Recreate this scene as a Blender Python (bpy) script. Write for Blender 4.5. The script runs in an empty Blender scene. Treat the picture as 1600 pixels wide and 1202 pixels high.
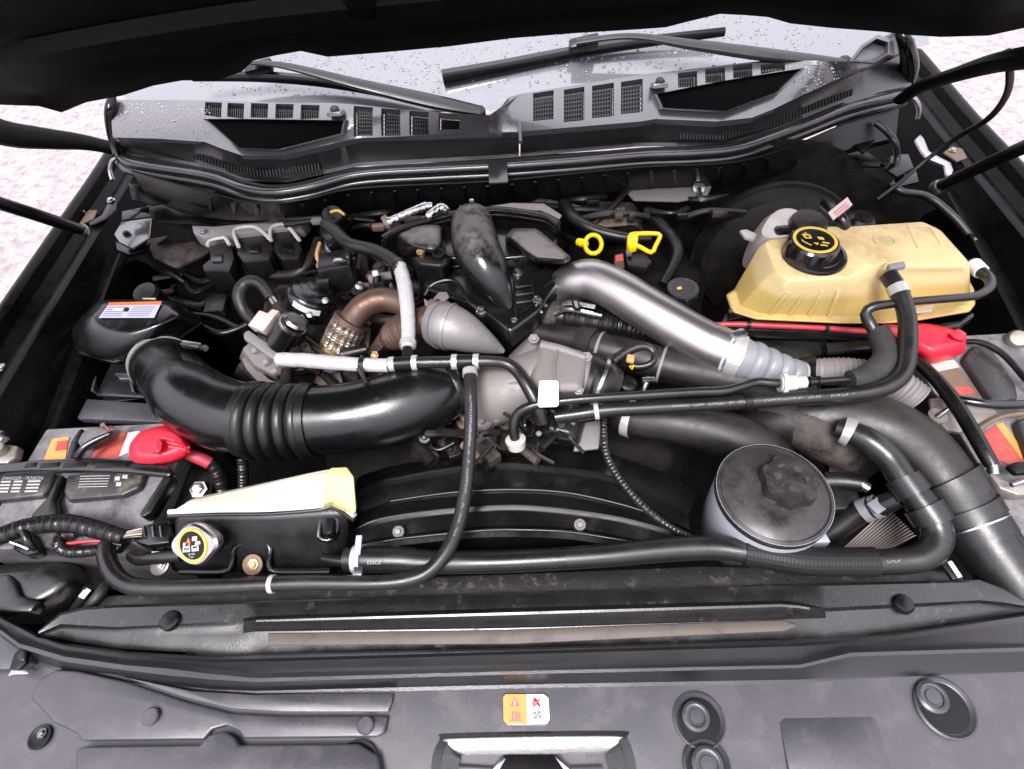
import bpy, bmesh, math, random
from mathutils import Vector, Matrix
random.seed(7)
S = bpy.context.scene
C = S.collection
# ------------------------------------------------------------ camera
FPX, CAMZ = 850.0, 0.70            # focal length in photo pixels (1600 wide), lens height above the radiator support
PITCH, YAW, ROLL = map(math.radians, (52, -3.5, -5.75))
_F = Vector((math.sin(YAW)*math.cos(PITCH), math.cos(YAW)*math.cos(PITCH), -math.sin(PITCH)))
_R0 = Vector((math.cos(YAW), -math.sin(YAW), 0)); _U0 = _R0.cross(_F)
_R = _R0*math.cos(ROLL)+_U0*math.sin(ROLL); _U = -_R0*math.sin(ROLL)+_U0*math.cos(ROLL)
CAM = Vector((0, 0, CAMZ))
cd = bpy.data.cameras.new('camera'); cam = bpy.data.objects.new('camera', cd); C.objects.link(cam)
cam.matrix_world = Matrix(((_R.x,_U.x,-_F.x,CAM.x),(_R.y,_U.y,-_F.y,CAM.y),(_R.z,_U.z,-_F.z,CAM.z),(0,0,0,1)))
cd.sensor_fit = 'HORIZONTAL'; cd.sensor_width = 36; cd.lens = FPX/1600*36
cd.clip_start = .02; cd.clip_end = 500
S.camera = cam
# ------------------------------------------------------------ world, sun, exposure
W = bpy.data.worlds.new('World'); S.world = W; W.use_nodes = True
wt = W.node_tree; wt.nodes.clear()
SUN_EL, SUN_AZ = math.radians(60), math.radians(196)     # azimuth: direction the light comes from (0 = +Y)
sky = wt.nodes.new('ShaderNodeTexSky'); sky.sky_type = 'NISHITA'; sky.sun_disc = False
sky.sun_elevation = SUN_EL; sky.sun_rotation = SUN_AZ; sky.air_density = 1.0; sky.dust_density = 4.0; sky.ozone_density = 1.0
hs = wt.nodes.new('ShaderNodeHueSaturation'); hs.inputs['Saturation'].default_value = .12
tint = wt.nodes.new('ShaderNodeMix'); tint.data_type = 'RGBA'; tint.blend_type = 'MULTIPLY'
tint.inputs[0].default_value = 1; tint.inputs[7].default_value = (1.0, .955, 1.06, 1)
bg = wt.nodes.new('ShaderNodeBackground'); bg.inputs[1].default_value = .12
wo = wt.nodes.new('ShaderNodeOutputWorld')
wt.links.new(sky.outputs[0], hs.inputs['Color']); wt.links.new(hs.outputs[0], tint.inputs[6])
ov = wt.nodes.new('ShaderNodeMix'); ov.data_type = 'RGBA'; ov.inputs[0].default_value = .85   # overcast veil, horizon dimmed further to keep low front light out of the bay
tcw = wt.nodes.new('ShaderNodeTexCoord'); spw = wt.nodes.new('ShaderNodeSeparateXYZ'); wt.links.new(tcw.outputs['Generated'], spw.inputs[0])
rmp = wt.nodes.new('ShaderNodeMapRange'); rmp.inputs[1].default_value = 0; rmp.inputs[2].default_value = 1; rmp.inputs[3].default_value = 1.5; rmp.inputs[4].default_value = 7.0
wt.links.new(spw.outputs['Z'], rmp.inputs[0])
veil = wt.nodes.new('ShaderNodeMix'); veil.data_type = 'RGBA'; veil.blend_type = 'MULTIPLY'; veil.inputs[0].default_value = 1; veil.inputs[7].default_value = (1.0, .955, 1.06, 1)
wt.links.new(rmp.outputs[0], veil.inputs[6]); wt.links.new(veil.outputs[2], ov.inputs[7])
wt.links.new(tint.outputs[2], ov.inputs[6]); wt.links.new(ov.outputs[2], bg.inputs[0]); wt.links.new(bg.outputs[0], wo.inputs[0])
sl = bpy.data.lights.new('sun', 'SUN'); sl.energy = 1.4; sl.angle = math.radians(22); sl.color = (1, .96, .95)
so = bpy.data.objects.new('sun', sl); C.objects.link(so)
_sd = Vector((math.sin(SUN_AZ)*math.cos(SUN_EL), math.cos(SUN_AZ)*math.cos(SUN_EL), math.sin(SUN_EL)))
so.rotation_euler = _sd.to_track_quat('Z', 'Y').to_euler(); so.location = (0, -2, 4)
S.view_settings.view_transform = 'Standard'; S.view_settings.look = 'None'
S.view_settings.exposure = 2.1; S.view_settings.gamma = 1; S.view_settings.use_curve_mapping = False
S.render.engine = 'CYCLES'
try:
    S.cycles.max_bounces = 8; S.cycles.caustics_reflective = False; S.cycles.caustics_refractive = False
    S.cycles.use_denoising = True
except Exception: pass
# ------------------------------------------------------------ photo pixel -> place
def ray(px, py): return _F + _R*((px-800)/FPX) - _U*((py-601)/FPX)
def U(px, py, z):
    d = ray(px, py); return CAM + d*((z-CAMZ)/d.z)
def UY(px, py, y):
    d = ray(px, py); return CAM + d*(y/d.y)
def UP(px, py, o, n):
    d = ray(px, py); return CAM + d*((o-CAM).dot(n)/d.dot(n))
def mpp(p): return (p-CAM).dot(_F)/FPX
Zv = Vector((0, 0, 1))
def V(*a): return Vector(a)
# ------------------------------------------------------------ materials
MATS = {}
def M(name, col, rough=.5, metal=0, dust=0., dcol=(.15,.135,.125), up=True, bump=0., bscale=250, spec=.5, coat=0., sss=0., trans=0., var=.12,
      dscale=9., lo=.42, hi=.68, streak=None, rvar=.12, upr=(-.2,.9), zg=None, yd=None):
    m = bpy.data.materials.new(name); m.use_nodes = True; t = m.node_tree; n = t.nodes; L = t.links
    b = n['Principled BSDF']; tc = n.new('ShaderNodeTexCoord'); co = tc.outputs['Object']
    b.inputs['Metallic'].default_value = metal; b.inputs['Specular IOR Level'].default_value = spec
    b.inputs['Coat Weight'].default_value = coat; b.inputs['Coat Roughness'].default_value = .08
    if sss:
        b.inputs['Subsurface Weight'].default_value = sss; b.inputs['Subsurface Radius'].default_value = (.03,.02,.008); b.inputs['Subsurface Scale'].default_value = .5
    if trans: b.inputs['Transmission Weight'].default_value = trans
    nz = n.new('ShaderNodeTexNoise'); nz.inputs['Scale'].default_value = dscale; nz.inputs['Detail'].default_value = 9; nz.inputs['Roughness'].default_value = .68
    if streak:
        mp = n.new('ShaderNodeMapping'); mp.vector_type = 'TEXTURE'; mp.inputs['Rotation'].default_value = streak[1]; mp.inputs['Scale'].default_value = streak[0]
        L.new(co, mp.inputs[0]); L.new(mp.outputs[0], nz.inputs['Vector'])
    else: L.new(co, nz.inputs['Vector'])
    # colour variation
    mx = n.new('ShaderNodeMix'); mx.data_type = 'RGBA'
    mx.inputs[6].default_value = (*[c*(1-var) for c in col], 1); mx.inputs[7].default_value = (*[min(1, c*(1+var)) for c in col], 1)
    L.new(nz.outputs['Fac'], mx.inputs[0]); colout = mx.outputs[2]
    mr = n.new('ShaderNodeMapRange'); mr.inputs[3].default_value = max(.03, rough-rvar); mr.inputs[4].default_value = min(1, rough+rvar)
    mr.inputs[1].default_value = .3; mr.inputs[2].default_value = .7
    L.new(nz.outputs['Fac'], mr.inputs[0]); rout = mr.outputs[0]
    if zg:                                            # liquid showing through: another colour below a level
        sz = n.new('ShaderNodeSeparateXYZ'); L.new(co, sz.inputs[0])
        rz = n.new('ShaderNodeMapRange'); rz.inputs[1].default_value = zg[0]; rz.inputs[2].default_value = zg[1]; rz.inputs[3].default_value = 1; rz.inputs[4].default_value = 0
        L.new(sz.outputs['Z'], rz.inputs[0]); mz = n.new('ShaderNodeMix'); mz.data_type = 'RGBA'; mz.inputs[7].default_value = (*zg[2], 1)
        L.new(rz.outputs[0], mz.inputs[0]); L.new(colout, mz.inputs[6]); colout = mz.outputs[2]
    if dust:
        n2 = n.new('ShaderNodeTexNoise'); n2.inputs['Scale'].default_value = dscale*1.9; n2.inputs['Detail'].default_value = 12; n2.inputs['Roughness'].default_value = .74
        L.new(co, n2.inputs['Vector'])
        r = n.new('ShaderNodeMapRange'); r.inputs[1].default_value = lo; r.inputs[2].default_value = hi; r.inputs[3].default_value = .0; r.inputs[4].default_value = dust
        L.new(n2.outputs['Fac'], r.inputs[0]); fac = r.outputs[0]
        if up:
            g = n.new('ShaderNodeNewGeometry'); sx = n.new('ShaderNodeSeparateXYZ'); L.new(g.outputs['Normal'], sx.inputs[0])
            u = n.new('ShaderNodeMapRange'); u.inputs[1].default_value = upr[0]; u.inputs[2].default_value = upr[1]; u.inputs[3].default_value = .1; u.inputs[4].default_value = 1
            L.new(sx.outputs['Z'], u.inputs[0])
            mm = n.new('ShaderNodeMath'); mm.operation = 'MULTIPLY'; L.new(fac, mm.inputs[0]); L.new(u.outputs[0], mm.inputs[1]); fac = mm.outputs[0]
        if yd:                                        # dirt lies only on the rear part
            sy = n.new('ShaderNodeSeparateXYZ'); L.new(co, sy.inputs[0]); ad = n.new('ShaderNodeMath'); ad.operation = 'MULTIPLY_ADD'; ad.inputs[1].default_value = .12
            L.new(n2.outputs['Fac'], ad.inputs[0]); L.new(sy.outputs['Y'], ad.inputs[2]); ry = n.new('ShaderNodeMapRange'); ry.inputs[1].default_value = yd[0]+.06; ry.inputs[2].default_value = yd[1]+.06
            L.new(ad.outputs[0], ry.inputs[0]); my = n.new('ShaderNodeMath'); my.operation = 'MULTIPLY'; L.new(fac, my.inputs[0]); L.new(ry.outputs[0], my.inputs[1]); fac = my.outputs[0]
        m2 = n.new('ShaderNodeMix'); m2.data_type = 'RGBA'; m2.inputs[7].default_value = (*dcol, 1)
        L.new(fac, m2.inputs[0]); L.new(colout, m2.inputs[6]); colout = m2.outputs[2]
        m3 = n.new('ShaderNodeMix'); m3.data_type = 'FLOAT'; m3.inputs[3].default_value = .85
        L.new(fac, m3.inputs[0]); L.new(rout, m3.inputs[2]); rout = m3.outputs[0]
        if metal:
            m4 = n.new('ShaderNodeMix'); m4.data_type = 'FLOAT'; m4.inputs[2].default_value = metal; m4.inputs[3].default_value = 0
            L.new(fac, m4.inputs[0]); L.new(m4.outputs[0], b.inputs['Metallic'])
    L.new(colout, b.inputs['Base Color']); L.new(rout, b.inputs['Roughness'])
    if bump:
        n3 = n.new('ShaderNodeTexNoise'); n3.inputs['Scale'].default_value = bscale; n3.inputs['Detail'].default_value = 4
        L.new(co, n3.inputs['Vector'])
        bp = n.new('ShaderNodeBump'); bp.inputs['Strength'].default_value = bump; bp.inputs['Distance'].default_value = .0015
        L.new(n3.outputs['Fac'], bp.inputs['Height']); L.new(bp.outputs[0], b.inputs['Normal'])
    MATS[name] = m; return m
M('plastic', (.004,.004,.0045), .3, spec=.42, dust=.3, dcol=(.045,.04,.037), bump=.12, bscale=700)
M('plastic_clean', (.004,.004,.0045), .22, spec=.65, dust=.25, dcol=(.04,.036,.033), lo=.52, hi=.8)
M('intake', (.003,.003,.0034), .25, spec=.6, dust=.4, dcol=(.05,.042,.037), lo=.55, hi=.75, dscale=12, upr=(.5,1.), bump=.06, bscale=500)
M('shield', (.040,.038,.044), .28, spec=.6, dust=.3, dcol=(.14,.13,.14), lo=.5, hi=.78, bump=.16, bscale=1400, dscale=13, rvar=.1)
M('beam', (.008,.0078,.008), .30, spec=.7, dust=.6, dcol=(.10,.088,.082), lo=.58, hi=.74, dscale=26, bump=.15, bscale=500)
M('rusty', (.010,.0095,.0095), .45, dust=.85, dcol=(.13,.105,.085), lo=.54, hi=.74, dscale=30, bump=.3, bscale=300)
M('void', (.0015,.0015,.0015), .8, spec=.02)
M('cowl', (.048,.046,.051), .17, spec=.8, coat=.8, dust=.15, dcol=(.16,.15,.165), lo=.5, hi=.8, bump=.18, bscale=1100)
M('rubber', (.004,.0039,.004), .3, spec=.4, dust=.3, dcol=(.025,.022,.021), bump=.1, bscale=500)
M('hose', (.008,.0077,.008), .3, dust=.3, dcol=(.035,.032,.03), lo=.46, hi=.75, bump=.12, bscale=800)
M('hose_dusty', (.005,.0046,.0043), .35, spec=.4, dust=.55, dcol=(.033,.027,.023), lo=.36, hi=.66, bump=.15, bscale=500)
M('foam', (.012,.0115,.0125), .85, dust=.2, bump=.3, bscale=600)
M('paint', (.002,.002,.0025), .14, spec=.25, dust=.06, dcol=(.08,.075,.075), lo=.5, hi=.8, rvar=.05)
M('paint_dusty', (.0016,.0016,.0018), .22, spec=.05, dust=.15, dcol=(.035,.033,.033), lo=.45, hi=.75)  # light dust; specular cut to imitate surroundings blocking the sky's reflection
M('hood_under', (.002,.0018,.0017), .55, spec=.1, dust=.2, dcol=(.008,.0075,.007))
M('cast', (.20,.185,.18), .55, metal=.35, dust=.7, dcol=(.12,.10,.09), lo=.35, hi=.7, up=False, bump=.35, bscale=420, dscale=8)
M('alu', (.23,.22,.225), .5, metal=.4, dust=.65, dcol=(.12,.105,.097), lo=.42, hi=.66, up=False, bump=.3, bscale=500)
M('grime', (.012,.0105,.0095), .5, spec=.3, dust=.85, dcol=(.085,.068,.057), lo=.4, hi=.65, up=False, bump=.4, bscale=220, dscale=14)
M('grime_dark', (.004,.0036,.0033), .6, spec=.15, dust=.6, dcol=(.02,.017,.015), lo=.4, hi=.65, up=False, bump=.4, bscale=220, dscale=14)
M('steel', (.47,.45,.445), .38, metal=1, streak=((14,.6,.6),(0,math.radians(6),math.radians(-40))), dscale=12, var=.22, up=False, rvar=.09)
M('zinc', (.45,.44,.45), .3, metal=1, dust=.3, dcol=(.4,.36,.33), lo=.5, hi=.8, up=False)
M('clampband', (.5,.49,.49), .35, metal=.55, var=.2)
M('rusted', (.15,.10,.07), .6, metal=.4, dust=.5, dcol=(.17,.125,.09), up=False, bump=.3)
M('copper', (.105,.06,.043), .45, metal=.7, dust=.75, dcol=(.055,.038,.03), lo=.4, hi=.65, up=False, bump=.15)
M('braid', (.34,.295,.25), .36, metal=1, var=.25, dscale=60, dust=.3, dcol=(.3,.2,.13), up=False)
M('tank_yellow', (.50,.40,.21), .32, dust=.8, dcol=(.27,.165,.075), lo=.44, hi=.66, sss=.5, dscale=6, var=.08, up=True, upr=(.3,.95), zg=(.088,.100,(.42,.31,.105)))
M('tank_white', (.48,.465,.37), .36, sss=.3, dust=.22, dcol=(.38,.34,.28), lo=.45, hi=.8, var=.05)
M('tank_lime', (.45,.44,.21), .36, sss=.3, var=.06)
M('milky', (.36,.335,.32), .4, dust=.6, dcol=(.20,.16,.13), lo=.4, hi=.7, sss=.15)
M('red', (.62,.015,.035), .38, dust=.3, dcol=(.5,.12,.13), lo=.5, hi=.8, bump=.1, var=.1)
M('mesh_sleeve', (.006,.0058,.006), .6, spec=.3)
M('redcable', (.30,.02,.035), .42, dust=.25, dcol=(.4,.12,.12))
M('yellow', (.62,.45,.0), .35, var=.06)
M('white', (.62,.62,.62), .45, var=.05)
M('offwhite', (.42,.41,.37), .42, dust=.3, dcol=(.45,.4,.34), lo=.45, hi=.7)
M('connector', (.42,.355,.33), .42, var=.06)
M('sleeve', (.46,.45,.46), .38, metal=.25, dust=.6, dcol=(.2,.18,.18), lo=.5, hi=.7, dscale=55, up=False, bump=.5, bscale=350)
M('label', (.55,.55,.56), .4, var=.04)
M('label_blue', (.34,.35,.45), .45, var=.04)
M('orange', (.50,.12,.03), .45, var=.1)
M('orange_pale', (.55,.24,.06), .45, var=.08)
M('label_red', (.36,.035,.03), .45, dust=.6, dcol=(.30,.14,.10), lo=.45, hi=.7, up=False)
M('print_grey', (.16,.16,.18), .5)
M('print_pink', (.42,.10,.13), .5)
M('print_yellow', (.42,.31,.05), .45)
M('print_white', (.34,.33,.33), .5)
M('ink', (.004,.004,.0045), .4, spec=.25)
M('battery', (.022,.0215,.024), .4, dust=.9, dcol=(.2,.19,.2), lo=.34, hi=.6, bump=.15, dscale=8)
M('battery_dark', (.02,.02,.021), .4, dust=.5, dcol=(.25,.2,.13), lo=.5, hi=.7, dscale=14)
M('lead', (.27,.25,.225), .45, metal=.7, dust=.6, dcol=(.22,.18,.12), lo=.45, hi=.7, up=False, bump=.3)
M('boot_silicone', (.19,.20,.22), .4, dust=.5, dcol=(.10,.085,.078), lo=.45, hi=.7)
M('flexgrey', (.17,.16,.155), .5, dust=.5, dcol=(.13,.11,.10), lo=.4, hi=.7, up=False)
M('fins', (.42,.37,.33), .5, metal=.6, var=.2)
M('ps_body', (.42,.44,.48), .35, metal=.2, dust=.3, lo=.5, hi=.8, up=False)
M('ps_lid', (.012,.0115,.012), .3, dust=.45, dcol=(.075,.066,.063), lo=.4, hi=.7, dscale=16)
M('glass', (.11,.117,.13), .05, spec=.9, coat=1, dust=.0, var=.06)
M('dropmat', (.08,.085,.09), .03, spec=1., coat=1)
M('concrete', (.25,.228,.228), .85, dust=.85, dcol=(.15,.116,.114), lo=.46, hi=.62, dscale=9, bump=.5, bscale=60)
M('wire_tan', (.45,.25,.1), .5)
M('wire_blue', (.05,.12,.4), .5)
M('brass', (.55,.38,.18), .35, metal=1, var=.2)
M('shield_dark', (.010,.0098,.011), .2, spec=.8, dust=.15, dcol=(.05,.046,.048), lo=.5, hi=.8, bump=.2, bscale=900)  # darker shield copy; on the cover's rear rows it paints in shade
M('rust_tan', (.075,.062,.052), .6, dust=.6, dcol=(.015,.013,.012), lo=.5, hi=.7, dscale=12)
M('seal', (.012,.0115,.0125), .22, spec=.9, dust=.3, dcol=(.16,.15,.15), lo=.5, hi=.8)
# ------------------------------------------------------------ mesh helpers
def put(o, parent=None):
    C.objects.link(o)
    if parent is not None:
        o.parent = parent
        if parent.type == 'EMPTY': o.matrix_parent_inverse = Matrix.Translation(-Vector(parent.location))
    return o
def mk(name, vs, fs, mat, parent=None, smooth=True, ang=38, recalc=True):
    me = bpy.data.meshes.new(name); me.from_pydata([tuple(v) for v in vs], [], fs)
    if recalc:
        bm = bmesh.new(); bm.from_mesh(me); bmesh.ops.recalc_face_normals(bm, faces=bm.faces); bm.to_mesh(me); bm.free()
    if smooth:
        me.shade_smooth()
        try: me.set_sharp_from_angle(angle=math.radians(ang))
        except Exception: pass
    for m in (mat if isinstance(mat, (list, tuple)) else [mat]): me.materials.append(MATS[m])
    me.update()
    return put(bpy.data.objects.new(name, me), parent)
def from_bm(name, bm, mat, parent=None, smooth=True, ang=38):
    bmesh.ops.recalc_face_normals(bm, faces=bm.faces)
    me = bpy.data.meshes.new(name); bm.to_mesh(me); bm.free()
    if smooth:
        me.shade_smooth(); me.set_sharp_from_angle(angle=math.radians(ang))
    for m in (mat if isinstance(mat, (list, tuple)) else [mat]): me.materials.append(MATS[m])
    return put(bpy.data.objects.new(name, me), parent)
LABELS = {}
def tag(o, label, cat, group=None, kind=None):
    o['label'] = label; o['category'] = cat
    if group: o['group'] = group
    if kind: o['kind'] = kind
    return o
def struct(o, label=None):
    o['kind'] = 'structure'
    if label: o['label'] = label
    return o
def thing(name, label, cat, loc=(0,0,0), group=None):
    o = bpy.data.objects.new(name, None); o.empty_display_size = .02; o.location = loc; C.objects.link(o)
    return tag(o, label, cat, group)
def cr(p, t):                                     # catmull-rom through a list
    n = len(p)-1; i = min(int(t), n-1); f = t-i
    a, b, c, d = p[max(i-1,0)], p[i], p[i+1], p[min(i+2,n)]
    return (b*2 + (c-a)*f + (a*2-b*5+c*4-d)*f*f + (b*3-a-c*3+d)*f**3)*.5
class Path:
    def __init__(s, pts, rad, step=.006):
        s.P = []; s.Rr = []; s.L = [0.]
        tot = sum((pts[i+1]-pts[i]).length for i in range(len(pts)-1)); 
        N = max(8, int(tot/step)); n = len(pts)-1
        fine = [cr(pts, n*i/(N*4)) for i in range(N*4+1)]; fr = [cr([Vector((r,0,0)) for r in rad], n*i/(N*4)).x for i in range(N*4+1)]
        cum = [0.]
        for i in range(1, len(fine)): cum.append(cum[-1]+(fine[i]-fine[i-1]).length)
        s.len = cum[-1]; j = 0
        for k in range(N+1):
            q = s.len*k/N
            while j < len(cum)-2 and cum[j+1] < q: j += 1
            f = (q-cum[j])/max(1e-9, cum[j+1]-cum[j])
            s.P.append(fine[j].lerp(fine[j+1], f)); s.Rr.append(fr[j]+(fr[j+1]-fr[j])*f)
        s.n = N; s.frames()
    def frames(s):
        s.T = []
        for i in range(s.n+1):
            s.T.append((s.P[min(i+1,s.n)]-s.P[max(i-1,0)]).normalized())
        a = Zv if abs(s.T[0].z) < .9 else Vector((1,0,0))
        u = (a-s.T[0]*a.dot(s.T[0])).normalized(); s.A = [u]; s.B = [s.T[0].cross(u)]
        for i in range(1, s.n+1):
            u = (u-s.T[i]*u.dot(s.T[i])).normalized(); s.A.append(u); s.B.append(s.T[i].cross(u))
    def at(s, t):
        q = t*s.n; i = min(int(q), s.n-1); f = q-i
        return s.P[i].lerp(s.P[i+1], f), s.T[i].lerp(s.T[i+1], f).normalized(), s.Rr[i]+(s.Rr[i+1]-s.Rr[i])*f, s.A[i], s.B[i]
def pxpath(L, step=.006):
    pts = [U(a[0], a[1], a[2]) for a in L]; return Path(pts, [a[3]*mpp(p) for a, p in zip(L, pts)], step)
def sweep(name, path, mat, parent=None, t0=0., t1=1., k=1., add=0., n=18, rf=None, cap=True, step=None, squash=1.):
    L = (t1-t0)*path.len; N = max(2, int(L/(step or .007)))
    vs, fs = [], []
    for i in range(N+1):
        t = t0+(t1-t0)*i/N; p, T, r, A, B = path.at(t); B2 = T.cross(A).normalized()
        for j in range(n):
            th = 2*math.pi*j/n; rr = r*k+add
            if rf: rr *= rf((t-t0)*path.len, th, (t-t0)/(t1-t0))
            vs.append(p + A*(math.cos(th)*rr*squash) + B2*(math.sin(th)*rr))
    for i in range(N):
        for j in range(n):
            fs.append((i*n+j, i*n+(j+1)%n, (i+1)*n+(j+1)%n, (i+1)*n+j))
    if cap:
        fs.append(tuple(range(n))); fs.append(tuple(N*n+j for j in range(n)))
    return mk(name, vs, fs, mat, parent)
def tube(name, L, mat, parent=None, **kw):
    p = pxpath(L); o = sweep(name, p, mat, parent, **kw); return o, p
def band(name, path, t, w, mat, parent, k=1.07, add=.0008, n=20):
    h = w/2/path.len; return sweep(name, path, mat, parent, max(0,t-h), min(1,t+h), k, add, n, step=w/2.01)
def hoseprint(path, t0, t1, parent, mat='print_grey', h=.0028, seed=1):   # faint maker's print along a hose
    rn_ = random.Random(seed); s = t0*path.len; vs, fs = [], []
    while s < t1*path.len:
        w = rn_.choice((.0012,.0018,.0024,.003)); 
        if rn_.random() < .14: s += .006; continue
        for (a, b_, y0, y1) in ([(0,w*.3,-1,1),(w*.3,w,.4,1)] if rn_.random() < .5 else [(0,w*.35,-1,1),(w*.35,w,-1,-.3)]):
            k = len(vs)
            for q, yy in ((a,y0),(b_,y0),(b_,y1),(a,y1)):
                p, T, r, A, B = path.at(min(1,(s+q)/path.len)); d = (CAM-p); d = (d-T*d.dot(T)).normalized(); e = T.cross(d)
                ang = yy*h*.5/r; vs.append(p+(d*math.cos(ang)+e*math.sin(ang))*(r*1.025))
            fs.append((k,k+1,k+2,k+3))
        s += w+.0011
    return mk('hose_print', vs, fs, mat, parent, smooth=False, recalc=False)
def drops(name, L, mat, parent):                     # L: (centre, normal, radius x, radius y, height)
    vs, fs = [], []
    for c, nn, a, b_, h in L:
        e1, e2, e3 = basis(nn); k = len(vs)
        for q, z in ((1,-.1),(.72,.68)):
            for j in range(7): vs.append(c+e1*(a*q*math.cos(j*.8976))+e2*(b_*q*math.sin(j*.8976))+e3*(h*z))
        vs.append(c+e3*h)
        for j in range(7): fs += [(k+j,k+(j+1)%7,k+7+(j+1)%7,k+7+j),(k+7+j,k+7+(j+1)%7,k+14)]
    o = mk(name, vs, fs, mat, parent, ang=180, recalc=False); o['kind'] = 'stuff'; return o
def basis(ax):
    ax = Vector(ax).normalized(); a = Vector((1,0,0)) if abs(ax.x) < .9 else Vector((0,1,0))
    e1 = (a-ax*a.dot(ax)).normalized(); return e1, ax.cross(e1), ax
def lathe(name, prof, o, ax, mat, parent=None, n=32, rf=None, ang=38, cap=True):
    e1, e2, e3 = basis(ax); o = Vector(o); vs, fs = [], []; m = len(prof)
    for i, (r, h) in enumerate(prof):
        for j in range(n):
            th = 2*math.pi*j/n; q = r*(rf(th, i) if rf else 1)
            vs.append(o+e1*(q*math.cos(th))+e2*(q*math.sin(th))+e3*h)
    for i in range(m-1):
        for j in range(n): fs.append((i*n+j, i*n+(j+1)%n, (i+1)*n+(j+1)%n, (i+1)*n+j))
    if cap: fs.append(tuple(range(n))); fs.append(tuple((m-1)*n+j for j in range(n)))
    return mk(name, vs, fs, mat, parent, ang=ang)
def slab(name, pts, vec, mat, parent=None, bev=.002, seg=2, ang=38):
    bm = bmesh.new(); vec = Vector(vec)
    a = [bm.verts.new(p) for p in pts]; b = [bm.verts.new(Vector(p)+vec) for p in pts]; n = len(a)
    bm.faces.new(a); bm.faces.new(b[::-1])
    for i in range(n): bm.faces.new((a[i], b[i], b[(i+1)%n], a[(i+1)%n]))
    bmesh.ops.recalc_face_normals(bm, faces=bm.faces)
    if bev: bmesh.ops.bevel(bm, geom=bm.edges[:], offset=bev, segments=seg, profile=.5, affect='EDGES', clamp_overlap=True)
    return from_bm(name, bm, mat, parent, ang=ang)
def slabpx(name, pp, z, thick, mat, parent=None, bev=.002, seg=2):
    return slab(name, [U(a[0], a[1], a[2] if len(a) > 2 else z) for a in pp], (0,0,-thick), mat, parent, bev, seg)
def rings(name, rr, mat, parent=None, bev=.004, seg=3, ang=50, capb=True):
    bm = bmesh.new(); R = [[bm.verts.new(p) for p in r] for r in rr]; n = len(R[0])
    for a, b in zip(R, R[1:]):
        for i in range(n): bm.faces.new((a[i], a[(i+1)%n], b[(i+1)%n], b[i]))
    bm.faces.new(R[-1][::-1])
    if capb: bm.faces.new(R[0])
    bmesh.ops.recalc_face_normals(bm, faces=bm.faces)
    if bev: bmesh.ops.bevel(bm, geom=[e for e in bm.edges if e.calc_face_angle(0) > .25], offset=bev, segments=seg, profile=.5, affect='EDGES', clamp_overlap=True)
    return from_bm(name, bm, mat, parent, ang=ang)
def blob(name, rr, mat, parent=None, N=56, sub=5, ang=60):      # smooth closed skin through px outlines at given heights
    R = []
    for pts, z in rr:
        P = [U(a[0], a[1], z) for a in pts]; n = len(P); out = []
        for i in range(N):
            t = i*n/N; k = int(t); f = t-k; a, b, c, d = P[(k-1)%n], P[k], P[(k+1)%n], P[(k+2)%n]
            out.append((b*2+(c-a)*f+(a*2-b*5+c*4-d)*f*f+(b*3-a-c*3+d)*f**3)*.5)
        R.append(out)
    Q = []
    for s_ in range((len(R)-1)*sub+1): Q.append([cr([r[j] for r in R], s_/sub) for j in range(N)])
    c = sum(Q[-1], V(0,0,0))/N
    for k in (.85,.6,.3): Q.append([c+(p-c)*k+V(0,0,.0015*(1-k)) for p in Q[len(Q)-1 if False else (len(R)-1)*sub]])
    return rings(name, Q, mat, parent, bev=0, ang=ang)
def ringpx(name, rr, mat, parent=None, **kw):
    return rings(name, [[U(a[0], a[1], a[2] if len(a) > 2 else z) for a in pts] for pts, z in rr], mat, parent, **kw)
def box(name, c, ex, ey, ez, mat, parent=None, bev=.002, seg=2):   # half-extent vectors
    c, ex, ey, ez = map(Vector, (c, ex, ey, ez))
    return slab(name, [c-ex-ey+ez, c+ex-ey+ez, c+ex+ey+ez, c-ex+ey+ez], -2*ez, mat, parent, bev, seg)
def resamp(pts, N):
    d = [0.]
    for a, b in zip(pts, pts[1:]): d.append(d[-1]+(b-a).length)
    out = []; n = len(pts)-1
    M_ = 200; fine = [cr(pts, n*i/M_) for i in range(M_+1)]; c = [0.]
    for a, b in zip(fine, fine[1:]): c.append(c[-1]+(b-a).length)
    j = 0
    for k in range(N+1):
        q = c[-1]*k/N
        while j < M_-1 and c[j+1] < q: j += 1
        f = (q-c[j])/max(1e-9, c[j+1]-c[j]); out.append(fine[j].lerp(fine[j+1], f))
    return out
def loft(name, rows, mat, parent=None, N=48, thick=0., ang=45, raw=False):
    R = rows if raw else [resamp(r, N) for r in rows]
    n = len(R[0]); vs = [p for r in R for p in r]; fs = []
    for i in range(len(R)-1):
        for j in range(n-1): fs.append((i*n+j, i*n+j+1, (i+1)*n+j+1, (i+1)*n+j))
    o = mk(name, vs, fs, mat, parent, ang=ang)
    if thick:
        md = o.modifiers.new('thickness', 'SOLIDIFY'); md.thickness = thick; md.offset = 0
    return o
def interp(L, x):
    if x <= L[0][0]: 
        a, b = L[0], L[1]
    elif x >= L[-1][0]: a, b = L[-2], L[-1]
    else:
        for a, b in zip(L, L[1:]):
            if a[0] <= x <= b[0]: break
    return a[1]+(b[1]-a[1])*(x-a[0])/(b[0]-a[0])
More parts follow.
